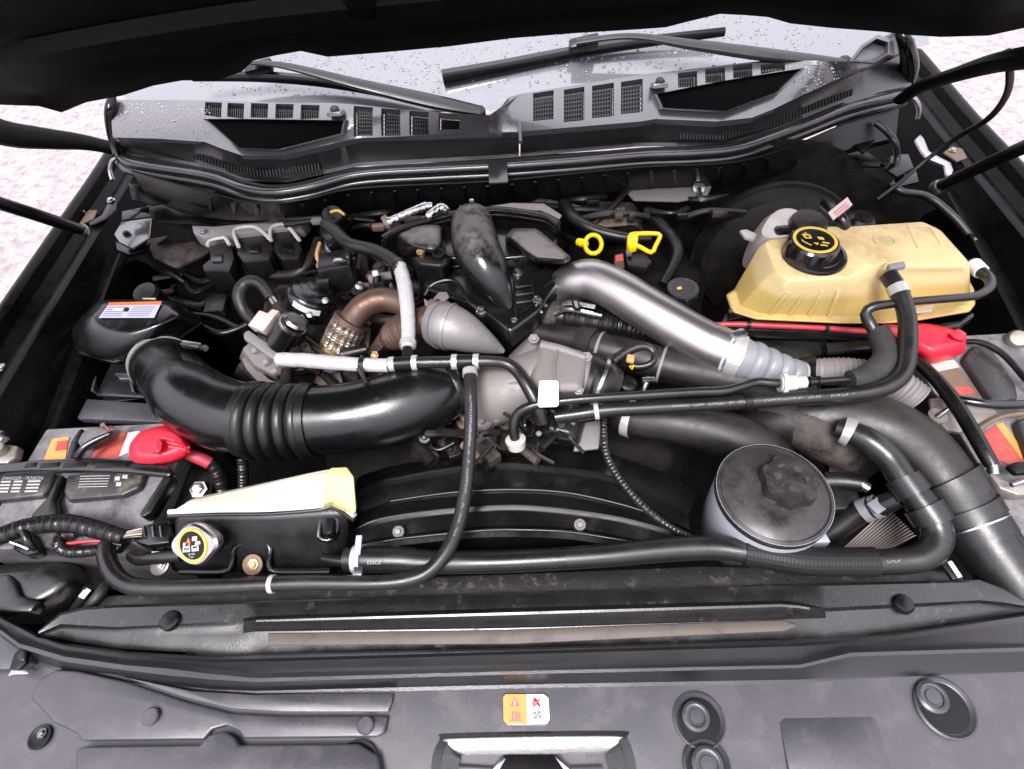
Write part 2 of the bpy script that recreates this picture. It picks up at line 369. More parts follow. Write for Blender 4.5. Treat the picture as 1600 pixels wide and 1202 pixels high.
def bolt(name, p, r, ax, mat, parent, h=None):
    h = h or r*.9; e1, e2, e3 = basis(ax); p = Vector(p)
    vs, fs = [], []
    prof = [(r*1.25,0),(r*1.25,h*.3),(r*.8,h*.32),(r*.8,h),(r*.55,h*1.1)]
    for (q, z) in prof:
        for j in range(8 if False else 6): vs.append(p+e1*(q*math.cos(j*math.pi/3))+e2*(q*math.sin(j*math.pi/3))+e3*z)
    for i in range(len(prof)-1):
        for j in range(6): fs.append((i*6+j, i*6+(j+1)%6, (i+1)*6+(j+1)%6, (i+1)*6+j))
    fs.append(tuple(24+j for j in range(6)))
    return mk(name, vs, fs, mat, parent, smooth=False)
def boltpx(px, py, z, rpx, mat, parent, ax=(0,0,1), name='bolt'):
    p = U(px, py, z); return bolt(name, p, rpx*mpp(p), ax, mat, parent)
def text(name, s, o, ex, ey, size, mat, parent, off=.0004):
    cu = bpy.data.curves.new(name, 'FONT'); cu.body = s; cu.size = 1; cu.align_x = 'LEFT'
    t = bpy.data.objects.new(name, cu); C.objects.link(t)
    dg = bpy.context.evaluated_depsgraph_get(); me = bpy.data.meshes.new_from_object(t.evaluated_get(dg))
    bpy.data.objects.remove(t); ex = Vector(ex).normalized(); ey = Vector(ey).normalized(); nn = ex.cross(ey).normalized()
    for v in me.vertices: v.co = Vector(o)+ex*(v.co.x*size)+ey*(v.co.y*size)+nn*off
    me.materials.clear(); me.materials.append(MATS[mat]); me.name = name
    return put(bpy.data.objects.new(name, me), parent)
def decal(name, pts, nrm, mat, parent, th=.0004):
    return slab(name, [Vector(p)+Vector(nrm)*th for p in pts], -Vector(nrm)*th*.9, mat, parent, bev=0)
def pxplane(px, py, z):
    o = U(px, py, z); ex = (U(px+2, py, z)-o).normalized(); ey = Zv.cross(ex); return o, ex, ey
# ============================================================ SETTING
g = 60
struct(mk('ground', [(-g,-g,-1.15),(g,-g,-1.15),(g,g,-1.15),(-g,g,-1.15)], [(0,1,2,3)], 'concrete'), 'pale pinkish concrete ground beside the truck')
struct(box('engine_bay_floor', (0,.55,-.62), (.85,0,0), (0,.5,0), (0,0,.01), 'grime_dark', bev=0), 'dark floor of the engine bay')
# ---- fenders (inner rail profile swept along Y)
def fender(side, nm, label):
    s = side; t = thing(nm, label, 'fender', (s*.9,.7,0))
    # (offset from outer edge towards the engine, z) with two stations each
    ys = [-.1,.15,.4,.6,.8,.95,1.05,1.2,1.5]
    xo = [.93,.94,.955,.965,.975,.985,.99,1.0,1.03]
    zo = [.03,.04,.05,.055,.06,.062,.064,.066,.07]
    prof = [(-.05,-.5),(-.045,-.10),(-.02,-.02),(0,0),(.012,.003),(.024,-.002),(.030,-.02),(.05,-.028),(.062,-.02),(.085,-.022),(.10,-.05),(.125,-.09),(.14,-.2),(.16,-.6)]
    rows = [[V(s*(x-d), y, z+h) for x, y, z in zip(xo, ys, zo)] for d, h in prof]
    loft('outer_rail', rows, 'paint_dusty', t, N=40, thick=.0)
    # worn ledge (wheel house top)
    rows = [[V(s*x, y, z) for x, y, z in L] for L in (
        [(.86,.35,-.05),(.87,.6,-.03),(.885,.8,-.01),(.90,.98,.0)],
        [(.835,.35,-.045),(.85,.6,-.022),(.865,.8,-.002),(.885,.98,.01)],
        [(.80,.35,-.05),(.825,.6,-.026),(.845,.8,-.004),(.868,.98,.008)],
        [(.78,.35,-.09),(.80,.6,-.07),(.825,.8,-.05),(.845,.98,-.04)],
        [(.72,.35,-.5),(.74,.6,-.5),(.76,.8,-.5),(.78,.98,-.5)])]
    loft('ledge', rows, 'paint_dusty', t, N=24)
    for y in (.62,.78,.93):
        bolt('bolt', (s*.915, y, .026), .008, (0,0,1), 'zinc', t)
    return t
fender(-1, 'fender', 'black fender rail with worn ledge beside the air filter box')
fender(1, 'fender', 'black fender rail beside the yellow coolant tank')
# ---- firewall
fw = thing('firewall', 'dark firewall panel under the cowl seal', 'firewall', (0,.98,-.3))
rows = [[V(x, .985+.02*math.cos(x*2.2), z-(.16*max(0,abs(x)-.55)/.3)*(z > 0)) for x in (-.84,-.7,-.55,-.2,.2,.55,.7,.84)] for z in (.135,.10,.05,-.2,-.6)]
loft('panel', rows, 'grime_dark', fw)
rn0 = random.Random(21)
for i in range(22):                                # looms, clips and stubs crowding the firewall
    x = rn0.uniform(480,1180); y = interp([(480,345),(780,325),(1180,300)], x)+rn0.uniform(-6,26)
    tube('loom', [(x-rn0.uniform(20,60),y+rn0.uniform(-8,10),.06,rn0.uniform(2.5,6)),(x,y,.075,rn0.uniform(2.5,6)),(x+rn0.uniform(20,60),y+rn0.uniform(-8,14),.06,rn0.uniform(2.5,6))], rn0.choice(('rubber','rubber','hose_dusty','plastic','grime')), fw, n=9)
    if i % 2 == 0: box('clip', U(x+15,y+4,.08), (rn0.uniform(.006,.014),0,0), (0,.006,0), (0,0,.006), rn0.choice(('plastic','grime','cast','rusted')), fw, .002)
for i in range(10):
    x, y = rn0.uniform(215,330), rn0.uniform(400,470)
    tube('loom', [(x,y,-.08,4),(x+rn0.uniform(10,40),y+rn0.uniform(-14,14),-.07,5),(x+rn0.uniform(40,80),y+rn0.uniform(-14,20),-.08,4)], rn0.choice(('rubber','plastic')), fw, n=8)
# ribbed plastic channel below the seal
ch = thing('cowl_channel', 'black ribbed plastic channel running below the cowl seal', 'channel', (0,.95,.1))
top = [(205,268),(300,295),(400,318),(480,312),(560,295),(780,283),(1000,262),(1140,255),(1230,232),(1320,195),(1405,170)]
bot = [(225,300),(300,330),(400,338),(480,330),(560,322),(780,312),(1000,290),(1140,282),(1230,262),(1320,235),(1400,215)]
loft('wall', [[U(x,y,.135) for x,y in top],[U(x,y-2,.128) for x,y in top],[U(x,y,.085) for x,y in bot],[U(x,y+7,.07) for x,y in bot]], 'plastic', ch, N=60)
for x in list(range(330, 770, 36))+list(range(800, 1200, 36)):
    a, b2 = U(x, interp(top,x)+6, .134), U(x+2, interp(bot,x)-2, .088)
    d = V(.003,0,0); nrm = V(0,-.008,.004)
    slab('rib', [a-d, a+d, b2+d, b2-d], nrm, 'plastic', ch, bev=.0008, seg=1)
# grey heat shield strip on the firewall with a stud, right of centre
hsd = thing('heat_shield', 'grey heat shield strip with a stud under the cowl right of centre', 'heat shield', U(1060,300,.06))
slabpx('sheet', [(975,296),(1050,290),(1115,284),(1105,306),(1060,314),(990,312)], .07, .004, 'cast', hsd, .001)
tube('stud', [(1092,296,.075,4),(1096,312,.085,3.5)], 'zinc', hsd, n=8); lathe('washer', [(.012,0),(.012,.003),(.005,.004)], U(1091,294,.074), (.1,-.6,.7), 'zinc', hsd, n=14)
# ---- hood
HO = V(0,.92,.372); HE = V(0,-.62,.785).normalized(); HN = V(1,0,0).cross(HE).normalized()
if HN.dot(CAM-HO) > 0: HN = -HN        # HN points away from the bay
hood = thing('hood', 'raised black hood seen from below across the top', 'hood', (0,.95,.3))
edge = [(-260,200),(-120,182),(0,164),(60,166),(96,176),(135,160),(190,150),(240,134),(285,126),(340,126),(378,112),(396,95),(430,87),(470,80),(512,89),(600,82),(700,73),(800,60),(900,52),(1000,46),(1040,43),(1075,34),(1125,22),(1165,24),(1200,27),(1235,37),(1300,44),(1380,50),(1420,55),(1470,58),(1545,56),(1600,44),(1720,20),(1860,0)]
e0 = [UP(x, y, HO, HN) for x, y in edge]
rows = [e0]
for k, dz in ((.012,-.006),(.03,-.010),(.06,-.004),(.12,.004),(.3,.0),(.6,-.02),(.9,-.03),(1.3,-.02)):
    rows.append([V(p.x*(1-k*.05) if abs(p.x) < 2 else p.x, 0, 0) + V(0, HO.y, HO.z) + HE*((p-HO).dot(HE)*(1-min(1,k*1.2)) + k) - HN*dz for p in e0])
hp = loft('inner_panel', rows, 'hood_under', hood, raw=True, ang=60)
rows2 = [[p - HN*(-.035 if i else -.02) for p in r] for i, r in enumerate(rows)]
loft('outer_skin', rows2, 'paint', hood, raw=True, ang=60)
loft('rear_lip', [rows[0], [p+HN*.01-HE*.004 for p in rows[0]], rows2[0]], 'paint', hood, raw=True)
def hoodrib(L, w=.03, h=.016):                      # stamped stiffeners on the underside
    pts = [HO+V(x,0,0)+HE*k for x, k in L]; vs = []; fs = []
    P = Path(pts, [1]*len(pts), .03)
    for i in range(P.n+1):
        sd = P.T[i].cross(HN).normalized()
        for q, d in ((-1,0),(-.6,1),(.6,1),(1,0)): vs.append(P.P[i]+sd*(w*q)-HN*(h*d+.006))
    for i in range(P.n):
        for j in range(3): fs.append((i*4+j,i*4+j+1,i*4+j+5,i*4+j+4))
    mk('stiffener', vs, fs, 'hood_under', hood)
hoodrib([(-.75,.05),(-.3,.10),(.3,.10),(.75,.05)]); hoodrib([(-.75,.1),(-.55,.5),(-.3,.9)]); hoodrib([(.75,.1),(.55,.5),(.3,.9)]); hoodrib([(-.2,.1),(-.1,.9)]); hoodrib([(.2,.1),(.1,.9)])
# hinges and struts
def tohood(L):                                     # run the first (upper) end on until it meets the hood
    pts = [U(*a[:3]) for a in L]; r = [a[3]*mpp(p) for a, p in zip(L, pts)]
    d = pts[0]-pts[1]; d = (d.normalized()+V(0,-.25,.35)).normalized(); t = (HO-pts[0]).dot(HN)/d.dot(HN)
    if 0 < t < .6: pts.insert(0, pts[0]+d*t); r.insert(0, r[0])
    return Path(pts, r)
def hinge(L, side, label):
    P = tohood(L); o = sweep('hinge_arm', P, 'hood_under', hood, n=12, squash=.55); o['label'] = label; return o
h1 = hinge([(-90,170,.30,34),(0,206,.25,26),(70,216,.21,20),(130,222,.17,15),(178,232,.13,13)], -1, 'black hood hinge arm left of the cowl')
h2 = hinge([(1640,85,.33,34),(1560,98,.28,26),(1500,115,.24,19),(1440,135,.19,15),(1405,158,.15,12)], 1, 'black hood hinge arm right of the cowl')
def strut(L, label, br):
    t = thing('gas_strut', label, 'strut', U(*L[-1][:3]))
    P = tohood(L); sweep('cylinder', P, 'plastic_clean', t, n=14)
    lathe('ball_joint', [(.006,-.012),(.012,-.008),(.013,0),(.012,.008),(.006,.012)], P.at(1)[0], (1,.3,0), 'zinc', t, n=14)
    return t
strut([(-120,278,.33,13),(0,318,.22,11),(60,337,.16,10),(128,360,.08,9)], 'black gas strut rising off the left edge', None)
strut([(1720,180,.33,13),(1600,230,.22,11),(1530,262,.15,10),(1466,292,.08,9)], 'black gas strut rising off the right edge', None)
# hinge brackets
def bracket(nm, label, parts, loc):
    t = thing(nm, label, 'bracket', loc)
    for n_, pp, z, th, m in parts: slabpx(n_, pp, z, th, m, t, .0015)
    return t
b1 = bracket('strut_bracket', 'tan and black metal bracket holding the left gas strut', [
    ('plate', [(112,338),(128,328),(152,328),(146,342),(118,352)], .045, .004, 'rusted'),
    ('arm', [(164,318),(172,306),(182,312),(180,328),(166,342),(148,350),(140,352),(138,346),(158,336)], .05, .006, 'paint'),
    ('flange', [(136,356),(160,345),(162,362),(150,378)], .03, .004, 'paint')], U(130,340,.03))
boltpx(131,333,.046,4,'zinc',b1); boltpx(174,314,.051,5,'zinc',b1)
b2 = bracket('strut_bracket', 'tan and black metal bracket holding the right gas strut', [
    ('plate', [(1474,238),(1488,228),(1504,232),(1512,246),(1496,252)], .045, .004, 'rusted'),
    ('arm', [(1430,218),(1438,210),(1444,216),(1452,236),(1470,246),(1486,254),(1490,266),(1484,278),(1478,270),(1476,258),(1450,248),(1440,236)], .05, .006, 'zinc')], U(1490,240,.03))
boltpx(1488,236,.046,4,'zinc',b2)
b3 = bracket('hinge_mount', 'glossy black stepped mounting bracket at the left rear corner', [
    ('top_plate', [(190,330),(232,322),(236,338),(190,344)], .075, .005, 'paint'),
    ('face', [(190,345),(236,339),(232,372),(206,388),(186,378),(178,366)], .05, .005, 'cowl'),
    ('foot', [(180,376),(206,390),(232,374),(226,390),(200,398),(182,390)], .03, .01, 'paint')], U(205,360,.03))
boltpx(198,366,.052,5,'ink',b3); boltpx(205,382,.032,5,'ink',b3)
b4 = bracket('hinge_mount', 'glossy black mounting bracket at the right rear corner', [
    ('top_plate', [(1372,258),(1396,242),(1420,240),(1428,262),(1402,276)], .06, .005, 'paint'),
    ('face', [(1396,280),(1432,266),(1436,284),(1402,292)], .05, .005, 'paint')], U(1400,265,.03))
boltpx(1412,276,.052,4,'ink',b4)
wl = bracket('fender_strip', 'pale worn metal strip on the right wheel house', [('strip', [(1478,290),(1490,282),(1504,294),(1520,340),(1534,372),(1524,376),(1500,340)], .0, .004, 'cast')], U(1500,320,0))
boltpx(1490,300,.002,4,'ink',wl)
wl2 = bracket('fender_strip', 'pale worn metal strip on the left wheel house', [('strip', [(128,378),(156,378),(146,408),(118,452),(88,496),(76,514),(84,478),(104,420)], .0, .004, 'cast')], U(120,430,0))
lug = bracket('fender_lug', 'grey lug with bolt hole on the left fender edge', [('plate', [(4,540),(18,510),(30,502),(46,508),(50,520),(36,534),(16,548),(0,565)], -.005, .004, 'cowl')], U(30,520,0))
boltpx(34,518,-.003,7,'zinc',lug)
# gas-strut side cables
cb = thing('hood_cable', 'black cable hanging in a loop at the right rear corner', 'cable', U(1400,290,.05))
tube('cable', [(1572,78,.30,5.5),(1578,115,.27,5.5),(1572,150,.24,5),(1545,185,.2,4.6),(1500,212,.15,4),(1450,248,.1,3.4),(1400,290,.06,3),(1370,312,.04,3)], 'rubber', cb, n=10)
cb2 = thing('washer_hose', 'thin black hose along the right fender', 'hose', U(1450,350,.0))
tube('hose', [(1392,288,.05,5),(1410,300,.045,5.5),(1450,308,.03,6),(1490,340,.01,6.5),(1520,375,-.01,6.5),(1560,420,-.03,6),(1590,440,-.05,6)], 'hose', cb2, n=12)
cb3 = thing('washer_hose', 'short black bent pipe dropping from the cowl at right', 'hose', U(1380,240,.05))
tube('hose', [(1368,192,.12,5),(1385,205,.11,5),(1398,222,.1,5),(1402,245,.07,5),(1400,270,.05,5)], 'hose', cb3, n=10)
cb4 = thing('cowl_clip', 'thin metal clip wire at the right end of the cowl', 'clip', U(1430,165,.1))
tube('wire', [(1418,148,.14,3.5),(1430,156,.13,3.5),(1436,170,.11,3.5),(1434,185,.09,3.5)], 'zinc', cb4, n=8)
cb5 = thing('cowl_clip', 'thin metal clip wire at the left end of the cowl', 'clip', U(175,270,.1))
tube('wire', [(182,246,.13,3),(174,254,.12,3),(172,268,.1,3),(176,282,.09,3)], 'zinc', cb5, n=8)
# dark pressed sheet metal in the rear corners
for lab, pcs in (('dark pressed metal ledge under the left end of the cowl', [([(228,318),(300,312),(352,330),(420,344),(330,352),(250,348),(236,338)],.06),([(200,286),(240,290),(262,316),(236,320),(206,312)],.09),([(240,276),(300,300),(340,330),(300,318),(262,306)],.10)]),
                 ('dark pressed metal ledge under the right end of the cowl', [([(1180,270),(1290,236),(1350,232),(1388,262),(1330,258),(1250,264)],.06),([(1340,190),(1380,184),(1372,214),(1350,240),(1332,226)],.09)])):
    t = thing('metal_ledge', lab, 'ledge', U(pcs[0][0][0][0], pcs[0][0][0][1], .05))
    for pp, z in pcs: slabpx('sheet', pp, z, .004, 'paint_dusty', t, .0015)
# ---- windshield
ws = thing('windshield', 'rain speckled windshield behind the wipers', 'windshield', (0,1.15,.2))
WN = V(0,-.53,.85).normalized(); WO = V(0,1.13,.215)
def WX(px, py): return UP(px, py, WO, WN)
wup = WN.cross(V(1,0,0)).normalized()
if wup.z < 0: wup = -wup
rows = [[WO+V(x,.2*x*x,0)+wup*k for x in [(-.86+1.72*i/24) for i in range(25)]] for k in (-.05,0,.03,.1,.3,.6,.95)]
loft('pane', rows, 'glass', ws, raw=True)
rnd = random.Random(3); DL = []
for i in range(3600):
    x = rnd.uniform(-.68,.68); k = rnd.uniform(-.01,.30); r = rnd.choice((.0009,.0012,.0016,.0021,.0029))*rnd.uniform(.8,1.2)
    DL.append((WO+V(x,.2*x*x,0)+wup*k, WN, r*rnd.uniform(.8,1.2), r*rnd.uniform(.9,1.5), r*.6))
drops('raindrops', DL, 'dropmat', ws)
# black pinch strip / dark dash edge under wiper
# ---- cowl
CT = [(150,163),(185,156),(330,157),(550,164),(700,177),(765,180),(782,168),(795,152),(813,147),(1000,117),(1210,93),(1325,97),(1350,75),(1395,50),(1425,52)]
CB = [(150,205),(182,215),(250,217),(320,222),(345,232),(378,243),(440,243),(470,236),(540,220),(560,216),(810,206),(1000,190),(1025,186),(1120,190),(1175,184),(1210,170),(1260,146),(1330,116),(1395,88),(1428,72)]
def cowlpt(px, v):
    a, b_ = U(px, interp(CT,px), .235), U(px, interp(CB,px), .195)
    return a.lerp(b_, v)+V(0,0,.004*math.sin(math.pi*min(1,max(0,v))))
VL = [(334,173,26,25),(369,175,26,26),(406,175,27,26),(445,176,28,26),(485,177,29,25),(568,188,30,50),(611,188,30,52),(655,190,30,46),(702,191,32,26)]
VR = [(797,174,26,40),(849,167,32,46),(897,165,32,52),(942,159,34,52),(987,153,34,52),(1074,127,30,27),(1117,120,31,26),(1160,112,30,26),(1207,108,38,16)]
cowl_root = thing('cowl', 'grey plastic cowl with rows of vents below the windshield', 'cowl', U(800,200,.2))
def cowl(x0, x1, vents, nm, label):
    H_ = []
    for (cx, cy, w, h) in vents:
        tt, bb = interp(CT,cx), interp(CB,cx)
        H_.append((cx-w/2, cx+w/2, max(.03,(cy-h/2-tt)/(bb-tt)), min(.97,(cy+h/2-tt)/(bb-tt))))
    us = sorted({float(x) for x in range(int(x0), int(x1), 12)} | {x0*1., x1*1.} | {q for h in H_ for q in h[:2]} | {float(p[0]) for p in CT+CB if x0 < p[0] < x1})
    vv = sorted({0.,.1,.25,.5,.75,.9,1.} | {q for h in H_ for q in h[2:]})
    inh = lambda u, v: any(h[0] < u < h[1] and h[2] < v < h[3] for h in H_)
    bm = bmesh.new(); G = [[bm.verts.new(cowlpt(u, v)) for v in vv] for u in us]
    for i in range(len(us)-1):
        for j in range(len(vv)-1):
            if not inh((us[i]+us[i+1])/2, (vv[j]+vv[j+1])/2): bm.faces.new((G[i][j], G[i+1][j], G[i+1][j+1], G[i][j+1]))
    be = [e for e in bm.edges if len(e.link_faces) == 1]
    ex = bmesh.ops.extrude_edge_only(bm, edges=be); bmesh.ops.translate(bm, verts=[v for v in ex['geom'] if isinstance(v, bmesh.types.BMVert)], vec=(0,.004,-.012))
    t = from_bm('panel', bm, 'cowl', cowl_root, ang=35); t['label'] = label
    for h in H_:
        dn = V(0,.004,-.006); vs, fs, mi = [], [], []
        def quad(a, b_, c, d, m):
            k = len(vs); vs.extend((a,b_,c,d)); fs.append((k,k+1,k+2,k+3)); mi.append(m)
        P = lambda a, b_: cowlpt(h[0]+(h[1]-h[0])*a, h[2]+(h[3]-h[2])*b_)
        quad(P(0,0)+dn*3, P(1,0)+dn*3, P(1,1)+dn*3, P(0,1)+dn*3, 1)
        nb = 8; nr = max(3, int((h[3]-h[2])*(interp(CB,h[0])-interp(CT,h[0]))/6))
        for k in range(nb+1):
            a = k/nb
            quad(P(max(0,a-.022),0)+dn, P(min(1,a+.022),0)+dn, P(min(1,a+.022),1)+dn, P(max(0,a-.022),1)+dn, 0)
            quad(P(a,0)+dn, P(a,1)+dn, P(a,1)+dn*2.2, P(a,0)+dn*2.2, 0)
        for k in range(nr+1):
            a = k/nr
            quad(P(0,max(0,a-.02))+dn*1.3, P(1,max(0,a-.02))+dn*1.3, P(1,min(1,a+.02))+dn*1.3, P(0,min(1,a+.02))+dn*1.3, 0)
        o = mk('vent_grille', vs, fs, ['plastic','ink'], t, smooth=False, recalc=False)
        o.data.polygons.foreach_set('material_index', mi)
    # front face of the panel
    xs = [x0+(x1-x0)*i/60 for i in range(61)]
    CF = [(150,225),(200,238),(330,262),(385,280),(450,282),(560,257),(780,245),(1000,226),(1130,226),(1200,207),(1300,168),(1400,140),(1430,128)]
    loft('front_face', [[cowlpt(x,1) for x in xs],[U(x, interp(CB,x)+4, .188) for x in xs],[U(x, interp(CF,x)-3, .150) for x in xs],[U(x, interp(CF,x)+3, .146) for x in xs]], 'shield_dark', t, raw=True)
    return t
cl = cowl(176, 811, VL, 'cowl_panel', 'left half of the grey plastic cowl panel')
crt = cowl(813, 1424, VR, 'cowl_panel', 'right half of the grey plastic cowl panel')
def pocket(t, pp):                       # scoop: proud pale rim; black sheet paints the hollow's shade, both following the panel
    q = []
    for k in range(len(pp)):
        a, b_ = pp[k], pp[(k+1)%len(pp)]
        for f in (0,.25,.5,.75): q.append((a[0]+(b_[0]-a[0])*f, a[1]+(b_[1]-a[1])*f))
    cx, cy = sum(p[0] for p in q)/len(q), sum(p[1] for p in q)/len(q); up = V(0,-.012,.008)
    def at_(p, k, h):
        x, y = cx+(p[0]-cx)*k, cy+(p[1]-cy)*k; return cowlpt(x, (y-interp(CT,x))/(interp(CB,x)-interp(CT,x)))+up*h
    n = len(q); vs, fs = [], []
    for k, h in ((1.05,-.1),(1.02,.75),(1.0,.9),(.975,.75),(.96,.2)): vs += [at_(p, k, h) for p in q]
    for r in range(4):
        for m_ in range(n): fs.append((r*n+m_, r*n+(m_+1)%n, (r+1)*n+(m_+1)%n, (r+1)*n+m_))
    mk('pocket_rim', vs, fs, 'cowl', t, ang=50)
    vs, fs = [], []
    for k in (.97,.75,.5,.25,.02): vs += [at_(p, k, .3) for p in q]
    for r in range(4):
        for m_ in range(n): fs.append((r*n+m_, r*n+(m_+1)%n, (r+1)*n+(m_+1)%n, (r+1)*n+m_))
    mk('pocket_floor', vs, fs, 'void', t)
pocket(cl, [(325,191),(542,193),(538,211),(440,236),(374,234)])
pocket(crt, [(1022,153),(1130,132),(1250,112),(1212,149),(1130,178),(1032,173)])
for t, (x, y) in ((cl,(525,177)),(crt,(1030,133))):
    p = U(x, y, .232); m = mpp(p)
    box('nozzle_base', p, (12*m,0,0), (0,10*m,-3*m), (0,2*m,3*m), 'cowl', t, .002); lathe('washer_nozzle', [(7*m,0),(7*m,5*m),(4*m,8*m)], p+V(0,0,3*m), (.1,-.4,.9), 'plastic', t, n=14)
# the pointed filler strips beside the pockets read as the bright lower rims; toothed clips on the front face
def teeth(px0, px1, yf, t):
    n = int((px1-px0)/5)
    vs, fs = [], []
    for i in range(n):
        x = px0+(px1-px0)*i/n; a = U(x, yf(x), .155); d = U(x+2.6, yf(x+2.6), .155); u_ = V(0,-.010,.004); w_ = V(0,.006,.010)
        k = len(vs); vs += [a+u_, d+u_, d+u_+w_, a+u_+w_, a+w_, d+w_, a, d]; fs += [(k,k+1,k+2,k+3),(k,k+3,k+4,k+6),(k+1,k+7,k+5,k+2),(k+3,k+2,k+5,k+4)]
    mk('toothed_strip', vs, fs, 'ink', t, smooth=False)
teeth(215, 505, lambda x: interp([(215,232),(290,242),(370,268),(420,275),(505,264)], x), cl)
teeth(1060, 1330, lambda x: interp([(1060,217),(1130,217),(1200,198),(1330,148)], x), crt)
# centre clip
box('joint_strip', U(812,196,.2)+V(0,0,.004), (.003,0,0), (0,.05,.01), (0,0,.003), 'shield', crt, .001)
# painted corners at both ends of the cowl
c1 = thing('cowl_corner', 'wet glossy black body corner at the left end of the cowl', 'body corner', U(180,200,.15))
tube('corner', [(176,150,.245,5),(174,170,.23,9),(178,195,.20,12),(186,222,.165,13),(196,246,.13,10),(205,262,.10,7)], 'paint', c1, n=16)
tube('edge_bead', [(168,176,.22,4),(170,205,.19,4),(180,240,.14,4)], 'seal', c1, n=8)
c2 = thing('cowl_corner', 'wet glossy black body corner at the right end of the cowl', 'body corner', U(1420,100,.15))
tube('corner', [(1404,50,.25,6),(1414,66,.235,10),(1420,88,.20,12),(1420,112,.165,13),(1412,138,.13,11),(1402,152,.11,7)], 'paint', c2, n=16)
tube('edge_bead', [(1424,62,.23,4),(1430,95,.19,4),(1424,130,.14,4)], 'seal', c2, n=8)
c3 = thing('wiper_well', 'smooth grey hollow at the right end of the cowl', 'trim', U(1360,80,.24))
ringpx('hollow', [([(1325,97),(1346,70),(1372,54),(1396,62),(1398,86),(1370,102)],.235),([(1330,96),(1348,74),(1370,60),(1388,66),(1388,84),(1366,98)],.25),([(1336,94),(1350,78),(1368,66),(1382,70),(1382,82),(1362,94)],.238)], 'shield', c3, bev=.001, seg=1)
# ---- rubber seal in front of the cowl
se = thing('cowl_seal', 'wavy black rubber seal along the front of the cowl', 'seal')
SL = [(186,238,.13),(200,252,.135),(235,260,.138),(330,276,.138),(385,295,.138),(430,301,.138),(480,294,.138),(560,274,.14),(680,266,.14),(780,261,.14),(900,252,.14),(1000,243,.14),(1080,240,.14),(1145,234,.14),(1200,217,.14),(1260,195,.14),(1320,171,.14),(1375,156,.14),(1412,148,.14)]
P = pxpath([(x,y,z,7.5) for x,y,z in SL], .01); sweep('bulb', P, 'seal', se, n=14)
P = pxpath([(x,y+13,z-.018,7) for x,y,z in SL], .01); sweep('flange', P, 'seal', se, n=12)
P = pxpath([(x,y-9,z+.006,3) for x,y,z in SL], .01); sweep('lip', P, 'ink', se, n=8)
slabpx('joint', [(762,250),(792,248),(794,284),(764,286)], .155, .004, 'seal', se, .001)
# ---- wipers
def wiper(label, arm, blade, piv, hd):
    t = thing('wiper', label, 'wiper', WX(*piv)+WN*.02)
    def path(L, h0): 
        pts = [UP(a[0], a[1], WO+WN*h, WN) for a, h in zip(L, h0)]; return Path(pts, [a[2]*mpp(p) for a, p in zip(L, pts)])
    sweep('arm', path(arm, [.05,.055,.045,.03,.02][-len(arm):]), 'plastic', t, n=14, squash=.5)
    sweep('blade', path(blade, [.012]*len(blade)), 'plastic_clean', t, n=8, squash=1.4)
    bl2 = [(a[0], a[1]-5, a[2]*.45) for a in blade]; sweep('spoiler', path(bl2, [.018]*len(blade)), 'ink', t, n=8)
    box('holder', UP(hd[0], hd[1], WO+WN*.03, WN), (.028,0,.004), WN*.010, wup*.010, 'plastic', t, .004)
    p = UP(piv[0], piv[1], WO+WN*.02, WN); lathe('pivot_cap', [(.013,-.02),(.013,-.004),(.010,.0),(.004,.001)], p, WN, 'plastic', t, n=18)
    return t
wiper('wiper lying at left with its arm sloping down to the cowl centre', [(392,98,5),(450,104,8),(560,132,13),(680,160,17),(752,174,12)], [(300,122,4),(400,120,6),(500,128,6),(600,146,5),(690,170,4)], (748,172), (405,106))
wiper('long wiper across the right half of the windshield', [(900,66,8),(985,57,8),(1080,70,13),(1200,86,16),(1316,97,9)], [(692,122,9),(780,106,8),(900,82,7),(1020,64,6),(1132,50,5)], (1322,94), (912,68))

DL = []
for i in range(420):
    px = rnd.uniform(190,330) if i < 260 else rnd.uniform(1230,1330); r = rnd.choice((.0008,.0011,.0015,.0022))
    DL.append((cowlpt(px, rnd.uniform(.1,.98)), V(0,-.2,1), r*rnd.uniform(.8,1.3), r*rnd.uniform(.8,1.3), r*.6))
drops('raindrops', DL, 'dropmat', cowl_root)
